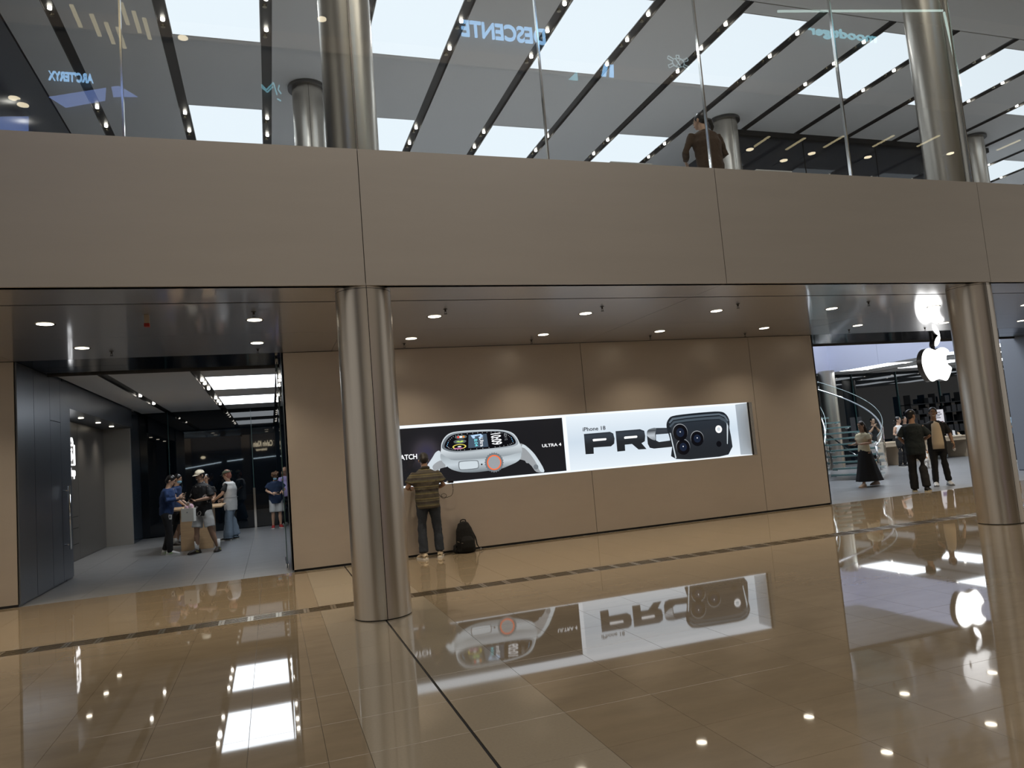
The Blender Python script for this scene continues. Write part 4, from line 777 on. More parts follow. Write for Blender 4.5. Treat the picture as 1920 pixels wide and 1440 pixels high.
def person(label, loc, face, h, pose, look, vox=0.013, base=0.0):
    P = dict(BASE); P.update(pose); s = h/1.75; g = lambda k: Vector(P[k])*s
    ang = math.atan2(face[1], face[0])-pi/2
    t = thing('person', label, 'person', (loc[0], loc[1], base), ang)
    skin = look.get('skin', SK1); fat = look.get('fat', 1.0)
    pel, chest, neck, head = g('pel'), g('chest'), g('neck'), g('head'); tw = R(P.get('twist', 0)); rt = Vector((cos(tw), sin(tw), 0))
    shR = neck+rt*P['sw']*s*fat+V3(0,0,-.088*s); shL = neck-rt*P['sw']*s*fat+V3(0,0,-.088*s)
    hipR = pel+V3(.09*s,0,-.02*s); hipL = pel+V3(-.09*s,0,-.02*s)
    J = {k: g(k) for k in ('elR','wrR','elL','wrL','knR','anR','knL','anL')}
    def torso(mb, k, z0=0.0):
        waist = pel.lerp(chest, .5); up = chest-pel
        c = [pel-up.normalized()*.10*s, pel, waist, chest, chest.lerp(neck, .66), neck+V3(0,0,-.012)*s]
        rr = [(.150,.11), (.165,.12), (.142*fat,.108*fat), (.165*fat,.120*fat), (.142,.100), (.064,.060)]
        if z0: c[0] = pel-up.normalized()*z0*s
        vs = []; n = 20
        for p, (a, b) in zip(c, rr):
            vs += mb.ring(p, rt*(a*s+k), V3(-rt.y, rt.x, 0)*(b*s+k), n)
        fs = [(i*n+j, i*n+(j+1)%n, (i+1)*n+(j+1)%n, (i+1)*n+j) for i in range(len(c)-1) for j in range(n)]+[tuple(range(n-1,-1,-1)), tuple(range((len(c)-1)*n, len(c)*n))]
        mb.add(vs, fs, True)
    # ---- body
    b = MB(); torso(b, 0)
    hr = Matrix.Rotation(R(P['hy']), 3, 'Z') @ Matrix.Rotation(R(P['hp']), 3, 'X')
    H = lambda x, y, z: head + hr @ (V3(x, y, z)*s*look.get('hs', 1.0))
    b.tube([neck-V3(0,0,.04*s), neck+(head-neck)*.5, head+hr @ V3(0,-.01,-.03)*s], [.062*s, .054*s, .055*s], 14)
    b.ell(H(0,-.008,.03), .073*s, .092*s, .092*s, 18, 12, hr); b.ell(H(0,.02,-.035), .056*s, .068*s, .080*s, 16, 10, hr); b.ell(H(0,.05,-.085), .030*s, .030*s, .025*s, 10, 6, hr)
    for q in ('R', 'L'):
        sh = shR if q == 'R' else shL; hip = hipR if q == 'R' else hipL; e_, w_, k_, a_ = J['el'+q], J['wr'+q], J['kn'+q], J['an'+q]
        b.tube([sh.lerp(chest, .15), sh, sh.lerp(e_, .5), e_, e_.lerp(w_, .35), w_], [.056*s, .050*s, .045*s, .040*s, .041*s, .026*s], 12)
        b.tube([pel.lerp(hip, .6)+V3(0,0,.03*s), hip-V3(0,0,.04*s), hip.lerp(k_, .5), k_, k_.lerp(a_, .35), k_.lerp(a_, .75), a_, a_-V3(0,0,.05*s)], [.085*s, .095*s, .078*s, .056*s, .058*s, .042*s, .036*s, .036*s], 14)
    x = MB()
    x.add([H(-.013,.082,-.02), H(.013,.082,-.02), H(0,.086,.022), H(0,.112,-.018)], [(0,1,3), (1,2,3), (2,0,3), (0,2,1)], True)
    for sx in (-1, 1): x.ell(H(sx*.078,-.008,.0), .010*s, .020*s, .032*s, 8, 6, hr)
    # hands: palm, four fingers of different lengths, thumb
    for q, sg in (('R', 1), ('L', -1)):
        w_, e_ = J['wr'+q], J['el'+q]; d = (w_-e_).normalized(); hd = P.get('hd'+q)
        if hd: d = Vector(hd).normalized()
        pn = Vector(P.get('pn'+q, (-sg, 0.15, 0))); pn = (pn-d*pn.dot(d)).normalized(); sd = d.cross(pn).normalized(); cu = P.get('cu'+q, .5)
        x.tube([w_-d*.01*s, w_+d*.035*s, w_+d*.085*s], [(.026*s,.016*s), (.040*s,.015*s), (.040*s,.012*s)], 10, up=pn)
        for i, (o_, ln) in enumerate(((-.030,.066), (-.010,.076), (.010,.071), (.029,.056))):
            p0 = w_+d*.08*s+sd*o_*s; d1 = (d+pn*cu*.5).normalized(); d2 = (d+pn*cu*1.6).normalized(); d3 = (d+pn*cu*3).normalized()
            p1 = p0+d1*ln*.45*s; p2 = p1+d2*ln*.32*s; p3 = p2+d3*ln*.28*s; x.tube([p0-d*.02*s, p0, p1, p2, p3], [.0085*s, .009*s, .0085*s, .0075*s, .005*s], 6)
        ts = -1 if P.get('th'+q, 1) > 0 else 1
        p0 = w_+d*.03*s+sd*ts*.034*s; p1 = p0+(d*.7+sd*ts*.6+pn*.3).normalized()*.035*s; p2 = p1+(d*.9+pn*.5).normalized()*.03*s; x.tube([p0-sd*ts*.015*s, p0, p1, p2], [.011*s, .011*s, .010*s, .006*s], 6)
    body = remesh(b, 'body', skin, t, vox, 2, .5, x)
    # ---- face
    if look.get('face', 1):
        for sx in (-1, 1):
            MB().ell(H(sx*.030,.079,.012), .013*s, .008*s, .008*s, 10, 6, hr).build('eye', EYW, t)
            MB().ell(H(sx*.030,.086,.012), .0065*s, .004*s, .0068*s, 8, 6, hr).build('iris', EYE, t)
            MB().bar(H(sx*.014,.089,.030), H(sx*.045,.078,.032), .006*s, .006*s).build('eyebrow', HAIR, t)
        MB().tube([H(-.024,.078,-.055), H(0,.090,-.058 if not look.get('smile') else -.064), H(.024,.078,-.055)], [.004*s, .007*s, .004*s], 8).build('mouth', TEETH if look.get('smile') else LIP, t)
    # ---- hair and hats
    hs = look.get('hair', 'short'); hc = look.get('hc', HAIR)
    if hs != 'none':
        m = MB()
        m.ell(H(0,-.022,.045), .085*s, .096*s, .092*s, 20, 12, hr)
        if hs in ('short', 'bowl'): m.ell(H(0,-.052,-.005), .078*s, .066*s, .075*s, 16, 10, hr)
        if hs == 'bowl': m.ell(H(0,-.015,.05), .096*s, .106*s, .088*s, 18, 10, hr)
        if hs == 'curly':
            for i in range(26):
                a = i*2.4; zz = .02+.10*((i*7)%10)/10; m.ell(H(.085*cos(a), -.02+.09*sin(a), zz), .035*s, .035*s, .035*s, 8, 6)
        if hs == 'long':
            m.tube([H(0,-.05,.05), H(0,-.085,-.06), H(0,-.10,-.18), H(0,-.10,-.30), H(.01,-.08,-.40)], [(.082*s,.06*s), (.090*s,.055*s), (.088*s,.045*s), (.07*s,.035*s), (.03*s,.02*s)], 14, up=(0,1,0))
        if hs == 'tied':
            m.ell(H(0,-.055,.0), .078*s, .06*s, .07*s, 14, 8, hr); m.tube([H(0,-.10,.0), H(.02,-.15,-.03), H(.05,-.16,-.12), H(.06,-.14,-.20)], [.03*s, .035*s, .03*s, .012*s], 10)
        if hs == 'nape': m.ell(H(0,-.05,-.02), .08*s, .07*s, .09*s, 14, 8, hr)
        remesh(m, 'hair', hc, t, max(vox*.8, .009), 2, .5, disp=.012 if hs != 'bowl' else 0)
    if look.get('cap'):
        cc, pat = look['cap']; m = MB(); k = 10; n = 20; vs = []
        for i in range(k):
            th = (pi/2)*i/(k-1); vs += [H(.093*cos(th)*cos(2*pi*j/n), -.012+.108*cos(th)*sin(2*pi*j/n), .045+.088*sin(th)) for j in range(n)]
        m.add(vs, [(i*n+j, i*n+(j+1)%n, (i+1)*n+(j+1)%n, (i+1)*n+j) for i in range(k-1) for j in range(n)]+[tuple(range(n-1,-1,-1))], True)
        cap = m.build('cap', cc, t); br = MB(); vs = []
        for zz in (0, -.006):
            for j in range(9):
                a = pi*(.12+.76*j/8); vs += [H(.088*cos(a), -.012+.10*sin(a), .048+zz), H(.080*cos(a), -.012+.10*sin(a)+.075*max(.25, sin(a)), .036+zz)]
        br.add(vs, [(2*j, 2*j+1, 2*j+3, 2*j+2) for j in range(8)]+[(18+2*j, 18+2*j+2, 18+2*j+3, 18+2*j+1) for j in range(8)]+[(2*j+1, 18+2*j+1, 18+2*j+3, 2*j+3) for j in range(8)], True).build('cap_brim', pat or cc, cap)
        if look.get('capmark'): MB().ell(H(0,.094,.085), .014*s, .004*s, .010*s, 10, 6, hr).build('cap_badge', look['capmark'], cap)
    if look.get('mask'): 
        m = MB(); m.ell(H(0,.042,-.055), .062*s, .062*s, .050*s, 16, 10, hr); m.build('face_mask', look['mask'], t)
    if look.get('glasses'):
        for sx in (-1, 1): MB().tube([H(sx*.032+.022*cos(a), .096-.004*abs(cos(a)), .010+.018*sin(a)) for a in [2*pi*i/14 for i in range(15)]], .0022*s, 5).build('glasses_frame', EYE, t)
    # ---- clothes
    top = look.get('top')
    if top:
        m = MB(); ease = look.get('ease', .018)*s; torso(m, ease, look.get('hem', .12)); sl = look.get('sleeve', .5)
        for q in ('R', 'L'):
            sh = shR if q == 'R' else shL; e_, w_ = J['el'+q], J['wr'+q]
            if sl <= 0: continue
            if sl <= 1: pts = [sh.lerp(chest, .25), sh, sh.lerp(e_, sl*.5), sh.lerp(e_, sl)]; rr = [.056*s, .052*s, .054*s+ease*.35, .056*s+ease*.7]
            else: pts = [sh.lerp(chest, .25), sh, sh.lerp(e_, .5), e_, e_.lerp(w_, .5*(sl-1)), e_.lerp(w_, sl-1)]; rr = [.060*s, .060*s, .056*s, .052*s, .050*s, .040*s]
            m.tube(pts, rr, 14)
        shirt = remesh(m, look.get('topname', 'shirt'), top, t, vox, 2, .5, disp=.022)
        if look.get('collar'): MB().tube([neck+V3(.066*cos(a), .066*sin(a), .0+.02*sin(a+pi))*s for a in [2*pi*i/16 for i in range(17)]], .016*s, 8, flat=1.5).build('collar', top, shirt)
    if look.get('under'):     # tee seen between open shirt fronts
        cc = look['under']; m = MB(); fr = V3(-rt.y, rt.x, 0); n = 9; vs = []
        cs = [(neck+V3(0,0,-.02*s), .055, .072), (chest.lerp(neck, .6), .078, .125), (chest, .092, .160), (pel.lerp(chest, .5), .108, .156), (pel, .118, .160), (pel-V3(0,0,.13*s), .112, .160)]
        for c_, wd, dp in cs:
            for j in range(n):
                u = -1+2*j/(n-1); vs.append(c_+rt*(u*wd*s)+fr*((dp-.028*u*u)*s+.014*s))
        m.add(vs, [(i*n+j, (i+1)*n+j, (i+1)*n+j+1, i*n+j+1) for i in range(len(cs)-1) for j in range(n-1)], True); o = m.build('tee', cc, t); sd_ = o.modifiers.new('t', 'SOLIDIFY'); sd_.thickness = .01; sd_.offset = 0
    if look.get('vest'):
        m = MB(); torso(m, .038*s, look.get('vhem', .22))
        for sh in (shR, shL): m.ell(sh.lerp(neck, .3), .07*s, .075*s, .05*s, 12, 8)
        v_ = remesh(m, 'vest', look['vest'], t, vox, 2, .5, disp=.02); zc = pel.z+.10*s
        MB().tube([V3(pel.x+.215*s*cos(a), pel.y+.165*s*sin(a), zc) for a in [2*pi*i/24 for i in range(25)]], .006*s, 6).build('seam', GREYST, v_)
    leg = look.get('legs'); kind = look.get('leg', 'trousers'); wide = look.get('wide', 0)
    if leg and kind != 'skirt':
        m = MB()
        m.tube([pel+V3(0,0,.07)*s, pel, pel-V3(0,0,.08)*s], [(.165*s,.122*s), (.182*s,.132*s), (.175*s,.13*s)], 20, up=(0,1,0))
        for q in ('R', 'L'):
            hip = hipR if q == 'R' else hipL; k_, a_ = J['kn'+q], J['an'+q]
            if kind == 'trousers': pts = [hip, hip-V3(0,0,.06*s), hip.lerp(k_, .5), k_, k_.lerp(a_, .5), a_+V3(0,0,.03*s), a_-V3(0,0,.03*s)]; rr = [.095*s, .104*s, .092*s, (.072+wide*.5)*s, (.068+wide*.8)*s, (.064+wide)*s, (.062+wide)*s]
            else: c_ = look.get('short', .85); pts = [hip, hip-V3(0,0,.06*s), hip.lerp(k_, .5), hip.lerp(k_, c_)]; rr = [.098*s, .110*s, .108*s, .108*s]
            m.tube(pts, rr, 16)
        remesh(m, look.get('legname', kind), leg, t, vox, 2, .5, disp=.02)
    if leg and kind == 'skirt':
        m = MB(); c0 = pel+V3(0,0,.10*s); dd = Vector(look.get('flare', (0,0,0)))*s
        lv = [(0,.13,.11), (.12,.175,.15), (.35,.20,.22), (.60,.24,.29), (.90,.30,.38)]; n = 32; vs = []
        for z_, a, b_ in lv:
            f = z_/.90
            for j in range(n):
                an = 2*pi*j/n; rp = 1+.06*f*sin(an*9); vs.append(c0+V3(a*rp*cos(an), b_*rp*sin(an), -z_)*s+dd*f)
        m.add(vs, [(i*n+j, (i+1)*n+j, (i+1)*n+(j+1)%n, i*n+(j+1)%n) for i in range(len(lv)-1) for j in range(n)]+[tuple(range(n))], True); m.build('skirt', leg, t)
    # ---- shoes and socks
    sc = look.get('shoe', mat('shoe_black', (0.01,0.01,0.01), .5)); so = look.get('sole', mat('sole_white', (0.7,0.68,0.63), .6))
    for q in ('R', 'L'):
        a_ = J['an'+q]; an = R(90+P['to'+q]*-1); d = V3(cos(an), sin(an), 0); r_ = V3(d.y, -d.x, 0); gz = a_.z-.085*s
        if look.get('socks'): MB().tube([a_+V3(0,0,look.get('sockh', .12)*s), a_+V3(0,0,.04*s), a_-V3(0,0,.03*s)], [.048*s, .042*s, .044*s], 12).build('sock', look['socks'], t)
        m = MB(); c0 = V3(a_.x, a_.y, gz)
        prof = [(-.075,.030,.036,.030), (-.06,.042,.055,.048), (0,.044,.065,.055), (.06,.048,.052,.046), (.12,.052,.038,.034), (.17,.046,.030,.026), (.20,.025,.022,.018)]
        n = 12; vs = []
        for y_, wd, zc, rz in prof:
            for j in range(n): a2 = 2*pi*j/n; vs.append(c0+d*y_*s+r_*wd*cos(a2)*s+V3(0,0,max(.015, zc+rz*sin(a2))*s))
        m.add(vs, [(i*n+j, i*n+(j+1)%n, (i+1)*n+(j+1)%n, (i+1)*n+j) for i in range(len(prof)-1) for j in range(n)]+[tuple(range(n)), tuple(range((len(prof)-1)*n, len(prof)*n))[::-1]], True)
        shoe = m.build('shoe', sc, t)
        ms_ = MB(); out = [(-.085,.03),(-.06,.045),(0,.046),(.07,.052),(.13,.055),(.18,.046),(.212,.02)]
        pl = [(y_, wd) for y_, wd in out]+[(y_, -wd) for y_, wd in out[::-1]]
        vs = [c0+d*y_*s+r_*wd*s+V3(0,0,z_*s) for z_ in (0, .026) for y_, wd in pl]; n = len(pl)
        ms_.add(vs, [tuple(range(n))[::-1], tuple(range(n, 2*n))]+[(i, (i+1)%n, (i+1)%n+n, i+n) for i in range(n)]).build('sole', so, shoe)
        if look.get('stripe'): ms2 = MB(); [ms2.bar(c0+r_*(sg*.051*s)+d*(y_*s)+V3(0,0,.03*s), c0+r_*(sg*.046*s)+d*((y_+.03)*s)+V3(0,0,.065*s), .012*s, .008*s) for sg in (-1, 1) for y_ in (0.0, .03)]; ms2.build('shoe_stripe', look['stripe'], shoe)
    return t, J, s
def at(t, p):      # local point of a person to world
    return t.matrix_basis @ Vector(p)
def held_phone(t, J, s, q, label, d=(0,.09,.02), col=None, sz=(.075,.012,.15), rot=(0,0,0)):
    bpy.context.view_layer.update(); p = t.matrix_world @ (J['wr'+q]+Vector(d)*s)
    o = thing('phone', label, 'phone', p); o.rotation_euler = (rot[0], rot[1], rot[2]+t.rotation_euler.z)
    MB().box(-sz[0]/2, sz[0]/2, -sz[1]/2, sz[1]/2, -sz[2]/2, sz[2]/2).build('case', col or EYE, o, .003)
    MB().box(-sz[0]/2+.004, sz[0]/2-.004, -sz[1]/2-.001, -sz[1]/2, -sz[2]/2+.006, sz[2]/2-.006).build('screen', BLKGL, o); return o
BLKC = cloth('black', (0.008, 0.008, 0.009)); NAVY = cloth('navy_sweater', (0.012, 0.035, 0.11)); DEN = cloth('dark_denim', (0.022, 0.030, 0.045)); PDEN = cloth('pale_denim', (0.20, 0.26, 0.33)); WHT = cloth('white', (0.62, 0.62, 0.61)); LGR = cloth('light_grey', (0.48, 0.48, 0.47)); CREAM = cloth('cream', (0.80, 0.72, 0.50)); BEI = cloth('beige_tee', (0.66, 0.55, 0.40)); CAPC = cloth('cream_cap', (0.68, 0.60, 0.45)); OLV = cloth('olive_cap', (0.07, 0.075, 0.045), noise=.5, nscale=30); BRN = cloth('brown_jacket', (0.055, 0.028, 0.012)); SKY = cloth('sky_blue', (0.32, 0.48, 0.62)); MASK = mat('mask_blue', (0.25, 0.48, 0.65), .7)
SBEI = mat('shoe_beige', (0.55, 0.46, 0.34), .6); SWHT = mat('shoe_white', (0.70, 0.70, 0.68), .5); SBRN = mat('shoe_dark_brown', (0.035, 0.025, 0.02), .6); SRED = mat('shoe_red', (0.35, 0.02, 0.02), .5); NEON = mat('sole_neon', (0.35, 0.8, 0.12), .5)

# 1 man at the light box, seen from behind
t, J, s = person('man in a striped olive polo and jeans, back turned, at the light box', (2.37, 11.70), (0.02, 1), 1.74,
    dict(neck=(0,.05,1.44), chest=(0,.02,1.24), head=(0,.125,1.565), hp=-32, elR=(.29,.04,1.15), wrR=(.17,.22,1.10), elL=(-.31,.03,1.15), wrL=(-.24,.21,1.13), anR=(.14,-.02,.085), anL=(-.13,-.06,.085), knR=(.13,.02,.50), knL=(-.12,.0,.50), toR=14, toL=-18, cuR=.7, cuL=.7, sw=.18),
    dict(top=striped(), legs=DEN, legname='jeans', shoe=SBEI, sole=SWHT, hair='short', hc=HAIRB if False else mat('dark_brown_hair', (0.010, 0.007, 0.005), .6), collar=1, sleeve=.72, hem=.15, ease=.036, fat=1.10, wide=.010, skin=SK2), vox=.011)
# backpack beside him
t = thing('backpack', 'black backpack on the floor leaning against the bronze steel wall', 'bag', (2.98, 11.84, 0), R(4))
BK = mat('bag_black', (0.003, 0.003, 0.0032), 1.0, bump=.3, bscale=20)
m = MB(); m.tube([(0,0,0.0), (0,0,.03), (0,.0,.22), (0,.03,.38), (0,.06,.47), (0,.07,.50)], [(.14,.10), (.165,.13), (.16,.12), (.135,.10), (.09,.07), (.03,.02)], 18, up=(0,1,0)); remesh(m, 'main_pack', BK, t, .012, 2, .5, disp=.015)
m = MB(); m.tube([(0,-.10,.03), (0,-.12,.10), (0,-.115,.20), (0,-.09,.27)], [(.11,.045), (.12,.06), (.115,.055), (.07,.02)], 14, up=(0,1,0)); remesh(m, 'front_pocket', BK, t, .012, 2, .5)
MB().tube([(-.05,.05,.485), (-.04,.05,.525), (.0,.05,.535), (.04,.05,.525), (.05,.05,.485)], .010, 8).build('top_handle', BK, t)
MB().tube([(.14,.05,.35), (.19,.03,.22), (.20,0,.10), (.24,-.02,.03), (.30,-.02,.01)], [.018, .02, .016, .012, .010], 8, flat=.5).build('strap', BK, t)
m = MB(); m.box(.23, .27, -.03, .01, .02, .04).build('buckle', GREYST, t)
MB().tube([(-.13,.0,.16), (-.19,-.01,.12), (-.21,-.02,.05), (-.17,-.03,.02)], [.02, .03, .03, .02], 8).build('side_pocket', BK, t); m = MB(); m.bar((-.165,-.075,.20), (-.135,-.09,.19), .006, .006).bar((-.12,-.15,.18), (-.09,-.155,.17), .006, .006).build('zip_pull', STEEL, t)
# charger on the ledge with its cable
t = thing('charger', 'small black charger block on the light box ledge beside the man', 'charger', (2.86, WY+.02, BZ0+.012)); MB().box(-.045, .045, -.03, .05, 0, .042).build('block', EYE, t, .004); MB().box(-.065, -.045, -.02, .03, .004, .036).build('plug', WHITE, t, .002)
pts = [(2.86, 11.985, 1.15), (2.87, 11.98, 1.04), (2.84, 11.98, .95), (2.76, 11.98, .92), (2.68, 11.98, .93), (2.66, 11.97, .97), (2.71, 11.965, .985), (2.75, 11.965, .95), (2.70, 11.965, .905), (2.64, 11.96, .95), (2.60, 11.96, 1.03), (2.585, 11.95, 1.09)]
sm_ = []
for i in range(len(pts)-1):
    a, b_, c_, d_ = [Vector(pts[max(0, min(len(pts)-1, i+k))]) for k in (-1, 0, 1, 2)]
    for k in range(4): u = k/4; sm_.append(0.5*((2*b_)+(c_-a)*u+(2*a-5*b_+4*c_-d_)*u*u+(3*b_-a-3*c_+d_)*u**3))
tag(MB().tube(sm_, .0045, 6).build('cable', EYE), 'thin black cable looping from the charger to the striped man', 'cable')

# 2 staff member in blue sweater, profile to the right
t, J, s = person('staff man in a navy sweater and black trousers looking at his phone', (-2.16, 17.32), (1, -.08), 1.70,
    dict(neck=(0,.045,1.46), head=(0,.105,1.60), hp=-28, elR=(.24,.06,1.18), wrR=(.16,.30,1.22), elL=(-.22,.08,1.18), wrL=(-.06,.30,1.20), hdR=(-.2,.6,.5), pnR=(-1,0,0), anR=(.10,.06,.085), knR=(.10,.06,.50), anL=(-.11,-.08,.085), chest=(0,.03,1.27), toR=5, toL=-5),
    dict(top=NAVY, topname='sweater', legs=BLKC, hair='short', sleeve=1.75, shoe=SWHT, sole=SWHT, stripe=NEON, fat=1.12, hem=.08, ease=.028, skin=SK1))
held_phone(t, J, s, 'R', 'dark phone held up by the staff man in the navy sweater', (-.045,.07,.06), rot=(R(-50),0,0))
o = MB().box(-.035, .035, -.005, .005, -.05, .05).build('name_badge', WHITE, t, .003); o.location = (.17, .10, .80); o.rotation_euler = (0, .1, R(70)); MB().box(-.02, .02, -.008, -.005, -.02, .03).build('badge_print', GREYST, o)
m = MB(); m.box(-.06, .06, -.05, .05, -.07, .07); o = m.build('belt_pouch', BK, t, .015); o.location = (-.12, -.13, .93)
# 3 masked staff member behind
t, J, s = person('masked staff man in a blue tee, black shorts, hand on the oak table', (-2.22, 19.30), (1, -.25), 1.72,
    dict(neck=(0,.05,1.46), head=(0,.09,1.61), hp=-14, elR=(.25,.10,1.16), wrR=(.22,.30,.98), hdR=(0,.8,-.4), pnR=(0,0,-1), elL=(-.24,.0,1.14), wrL=(-.2,.2,1.0), anR=(.10,.0,.085)),
    dict(top=NAVY, legs=BLKC, leg='shorts', short=.95, hair='short', mask=MASK, glasses=1, socks=WHT, shoe=SBRN, sleeve=.6, ease=.03, skin=SK1), vox=.014)
# 4 man in the cream cap with paper bag
t, J, s = person('man in a cream cap, black patterned shirt and light grey shorts by the oak table', (-1.40, 16.92), (-.62, -.78), 1.76,
    dict(neck=(0,.03,1.46), head=(0,.07,1.61), hp=-12, hy=-8, elR=(.27,.0,1.13), wrR=(.10,.24,1.06), hdR=(-.6,.8,0), pnR=(-.5,-.3,.6), elL=(-.26,.02,1.14), wrL=(-.04,.26,1.10), hdL=(.5,.8,0), pnL=(.3,-.3,-.6), anR=(.12,.10,.085), knR=(.10,.10,.50), anL=(-.24,-.12,.085), knL=(-.16,.0,.50), toR=12, toL=-25),
    dict(top=splash(), legs=LGR, leg='shorts', short=.92, cap=(CAPC, None), capmark=EYE, smile=1, socks=WHT, sockh=.17, shoe=SBRN, sole=SBRN, stripe=mat('shoe_yellow', (0.6, 0.6, 0.2), .5), hair='short', sleeve=.85, ease=.035, hem=.18, collar=1, skin=SK2), vox=.012)
held_phone(t, J, s, 'L', 'black phone in the hands of the man in the cream cap', (.02,.09,.02), rot=(R(-60),0,0))
MB().tube([J['wrR']+V3(.03*cos(a), .01, .036*sin(a)) for a in [2*pi*i/10 for i in range(11)]], .011, 6).build('wrist_watch', EYE, t)
t = thing('paper_bag', 'small white paper bag with cord handles hanging below the cap man\'s hands', 'bag', (-1.66, 16.60, .70), R(-22))
MB().box(-.135, .135, -.05, .05, 0, .27).build('bag_body', mat('bag_paper', (0.75, 0.74, 0.68), .6), t, .003)
for yy in (-.045, .045): MB().tube([(-.06, yy, .26), (-.05, yy*.6, .36), (0, yy*.3, .40), (.05, yy*.6, .36), (.06, yy, .26)], .005, 6).build('cord_handle', mat('bag_paper', (0.75, 0.74, 0.68), .6), t)
MB().ell((0, -.052, .19), .014, .003, .016, 10, 6).build('bag_mark', GREYST, t)
m = MB(); m.ell((.06, 0, .30), .06, .035, .06, 10, 8); m.ell((-.03, .0, .285), .05, .03, .04, 10, 8); m.build('pink_wrap', mat('pink_tissue', (0.75, 0.5, 0.6), .7), t)
# 5 woman with glasses behind him
t, J, s = person('woman with glasses in black standing mostly behind the man in the cream cap', (-1.54, 19.62), (-.1, -1), 1.66, dict(elR=(.2,.0,1.14), wrR=(.16,.14,1.00), elL=(-.2,.0,1.14), wrL=(-.14,.14,1.00)),
    dict(top=BLKC, legs=BLKC, hair='tied', glasses=1, sleeve=.55, skin=SK1), vox=.015)
t = thing('umbrella', 'black folded umbrella leaning on the oak table near the cap man', 'umbrella', (-2.08, 17.75, 0))
MB().tube([(-.22, 0, .01), (-.15, .01, .12), (-.02, .03, .45), (.08, .05, .75), (.11, .06, .82)], [.008, .03, .045, .05, .02], 10).build('furled_canopy', BK, t); MB().tube([(.10,.06,.80), (.15,.07,.90), (.17,.07,.93)], .010, 6).build('handle', EYE, t)
# 6 person in white vest, seen from side-back
t, J, s = person('person in a white vest, wide pale jeans and camouflage cap right of the oak table', (-.98, 19.38), (-.95, .35), 1.72,
    dict(neck=(0,.03,1.46), head=(0,.07,1.61), hp=-14, hy=6, elR=(.26,.06,1.16), wrR=(.20,.26,1.00), hdR=(0,.9,-.2), elL=(-.28,.08,1.16), wrL=(-.22,.30,1.02), anL=(-.12,.04,.085), anR=(.12,-.04,.085)),
    dict(top=BLKC, vest=WHT, legs=PDEN, legname='jeans', wide=.055, cap=(OLV, None), hair='nape', hc=HAIRR, shoe=mat('shoe_black', (0.01,0.01,0.01), .5), sleeve=.75, skin=SK1), vox=.014)
# 7 masked person in navy with curly hair, and 8 bald man behind the wall edge
t, J, s = person('curly-haired masked person in a navy tee, white shorts and red shoes by the glass', (.09, 21.6), (.1, -1), 1.60,
    dict(neck=(0,.05,1.44), head=(0,.10,1.57), hp=-24, elR=(.27,.02,1.16), wrR=(.12,.24,1.06), elL=(-.27,.02,1.16), wrL=(-.10,.24,1.04), hdL=(.6,.6,.1), hdR=(-.6,.6,.1)),
    dict(top=cloth('deep_navy', (0.01, 0.025, 0.065)), legs=LGR, leg='shorts', short=1.02, hair='curly', hc=HAIRB, mask=MASK, shoe=SRED, sleeve=.65, ease=.04, hem=.2, fat=1.1, skin=SK1), vox=.015)
held_phone(t, J, s, 'L', 'dark phone held by the curly-haired masked person', (.05,.08,.02), rot=(R(-60),0,0))
t, J, s = person('bald man leaning in behind the curly-haired person, half hidden by the wall edge', (.43, 22.25), (-.45, -1), 1.74,
    dict(neck=(0,.10,1.44), head=(-.02,.17,1.57), hp=-34, elR=(.22,.12,1.22), wrR=(.08,.36,1.22), elL=(-.25,.0,1.14)),
    dict(top=cloth('lilac', (0.42, 0.36, 0.62)), legs=DEN, hair='none', sleeve=1.8, shoe=SWHT, skin=SK2), vox=.016)
# 9 woman walking
t, J, s = person('woman walking in a cream top and long black skirt, holding a phone', (13.95, 14.45), (-1, -.12), 1.62,
    dict(elR=(.22,-.02,1.15), wrR=(.17,.24,1.13), elL=(-.22,.0,1.15), wrL=(-.10,.24,1.14), hdL=(.1,1,0), hdR=(-.1,1,0), pnL=(0,0,1), pnR=(0,0,1), anR=(.05,-.38,.10), knR=(.06,-.16,.50), anL=(-.05,.24,.085), knL=(-.06,.10,.50), hp=-6, sw=.165),
    dict(top=CREAM, legs=BLKC, leg='skirt', flare=(0,-.07,0), hair='long', hc=mat('dark_hair', (0.018,0.010,0.008), .45), shoe=mat('shoe_nude', (0.5, 0.36, 0.26), .5), sole=mat('shoe_nude', (0.5, 0.36, 0.26), .5), sleeve=.55, hem=.06, ease=.012, skin=SK1), vox=.012)
held_phone(t, J, s, 'L', 'dark phone held by the walking woman in the long skirt', (.03,.11,.015), rot=(R(-80),0,0))
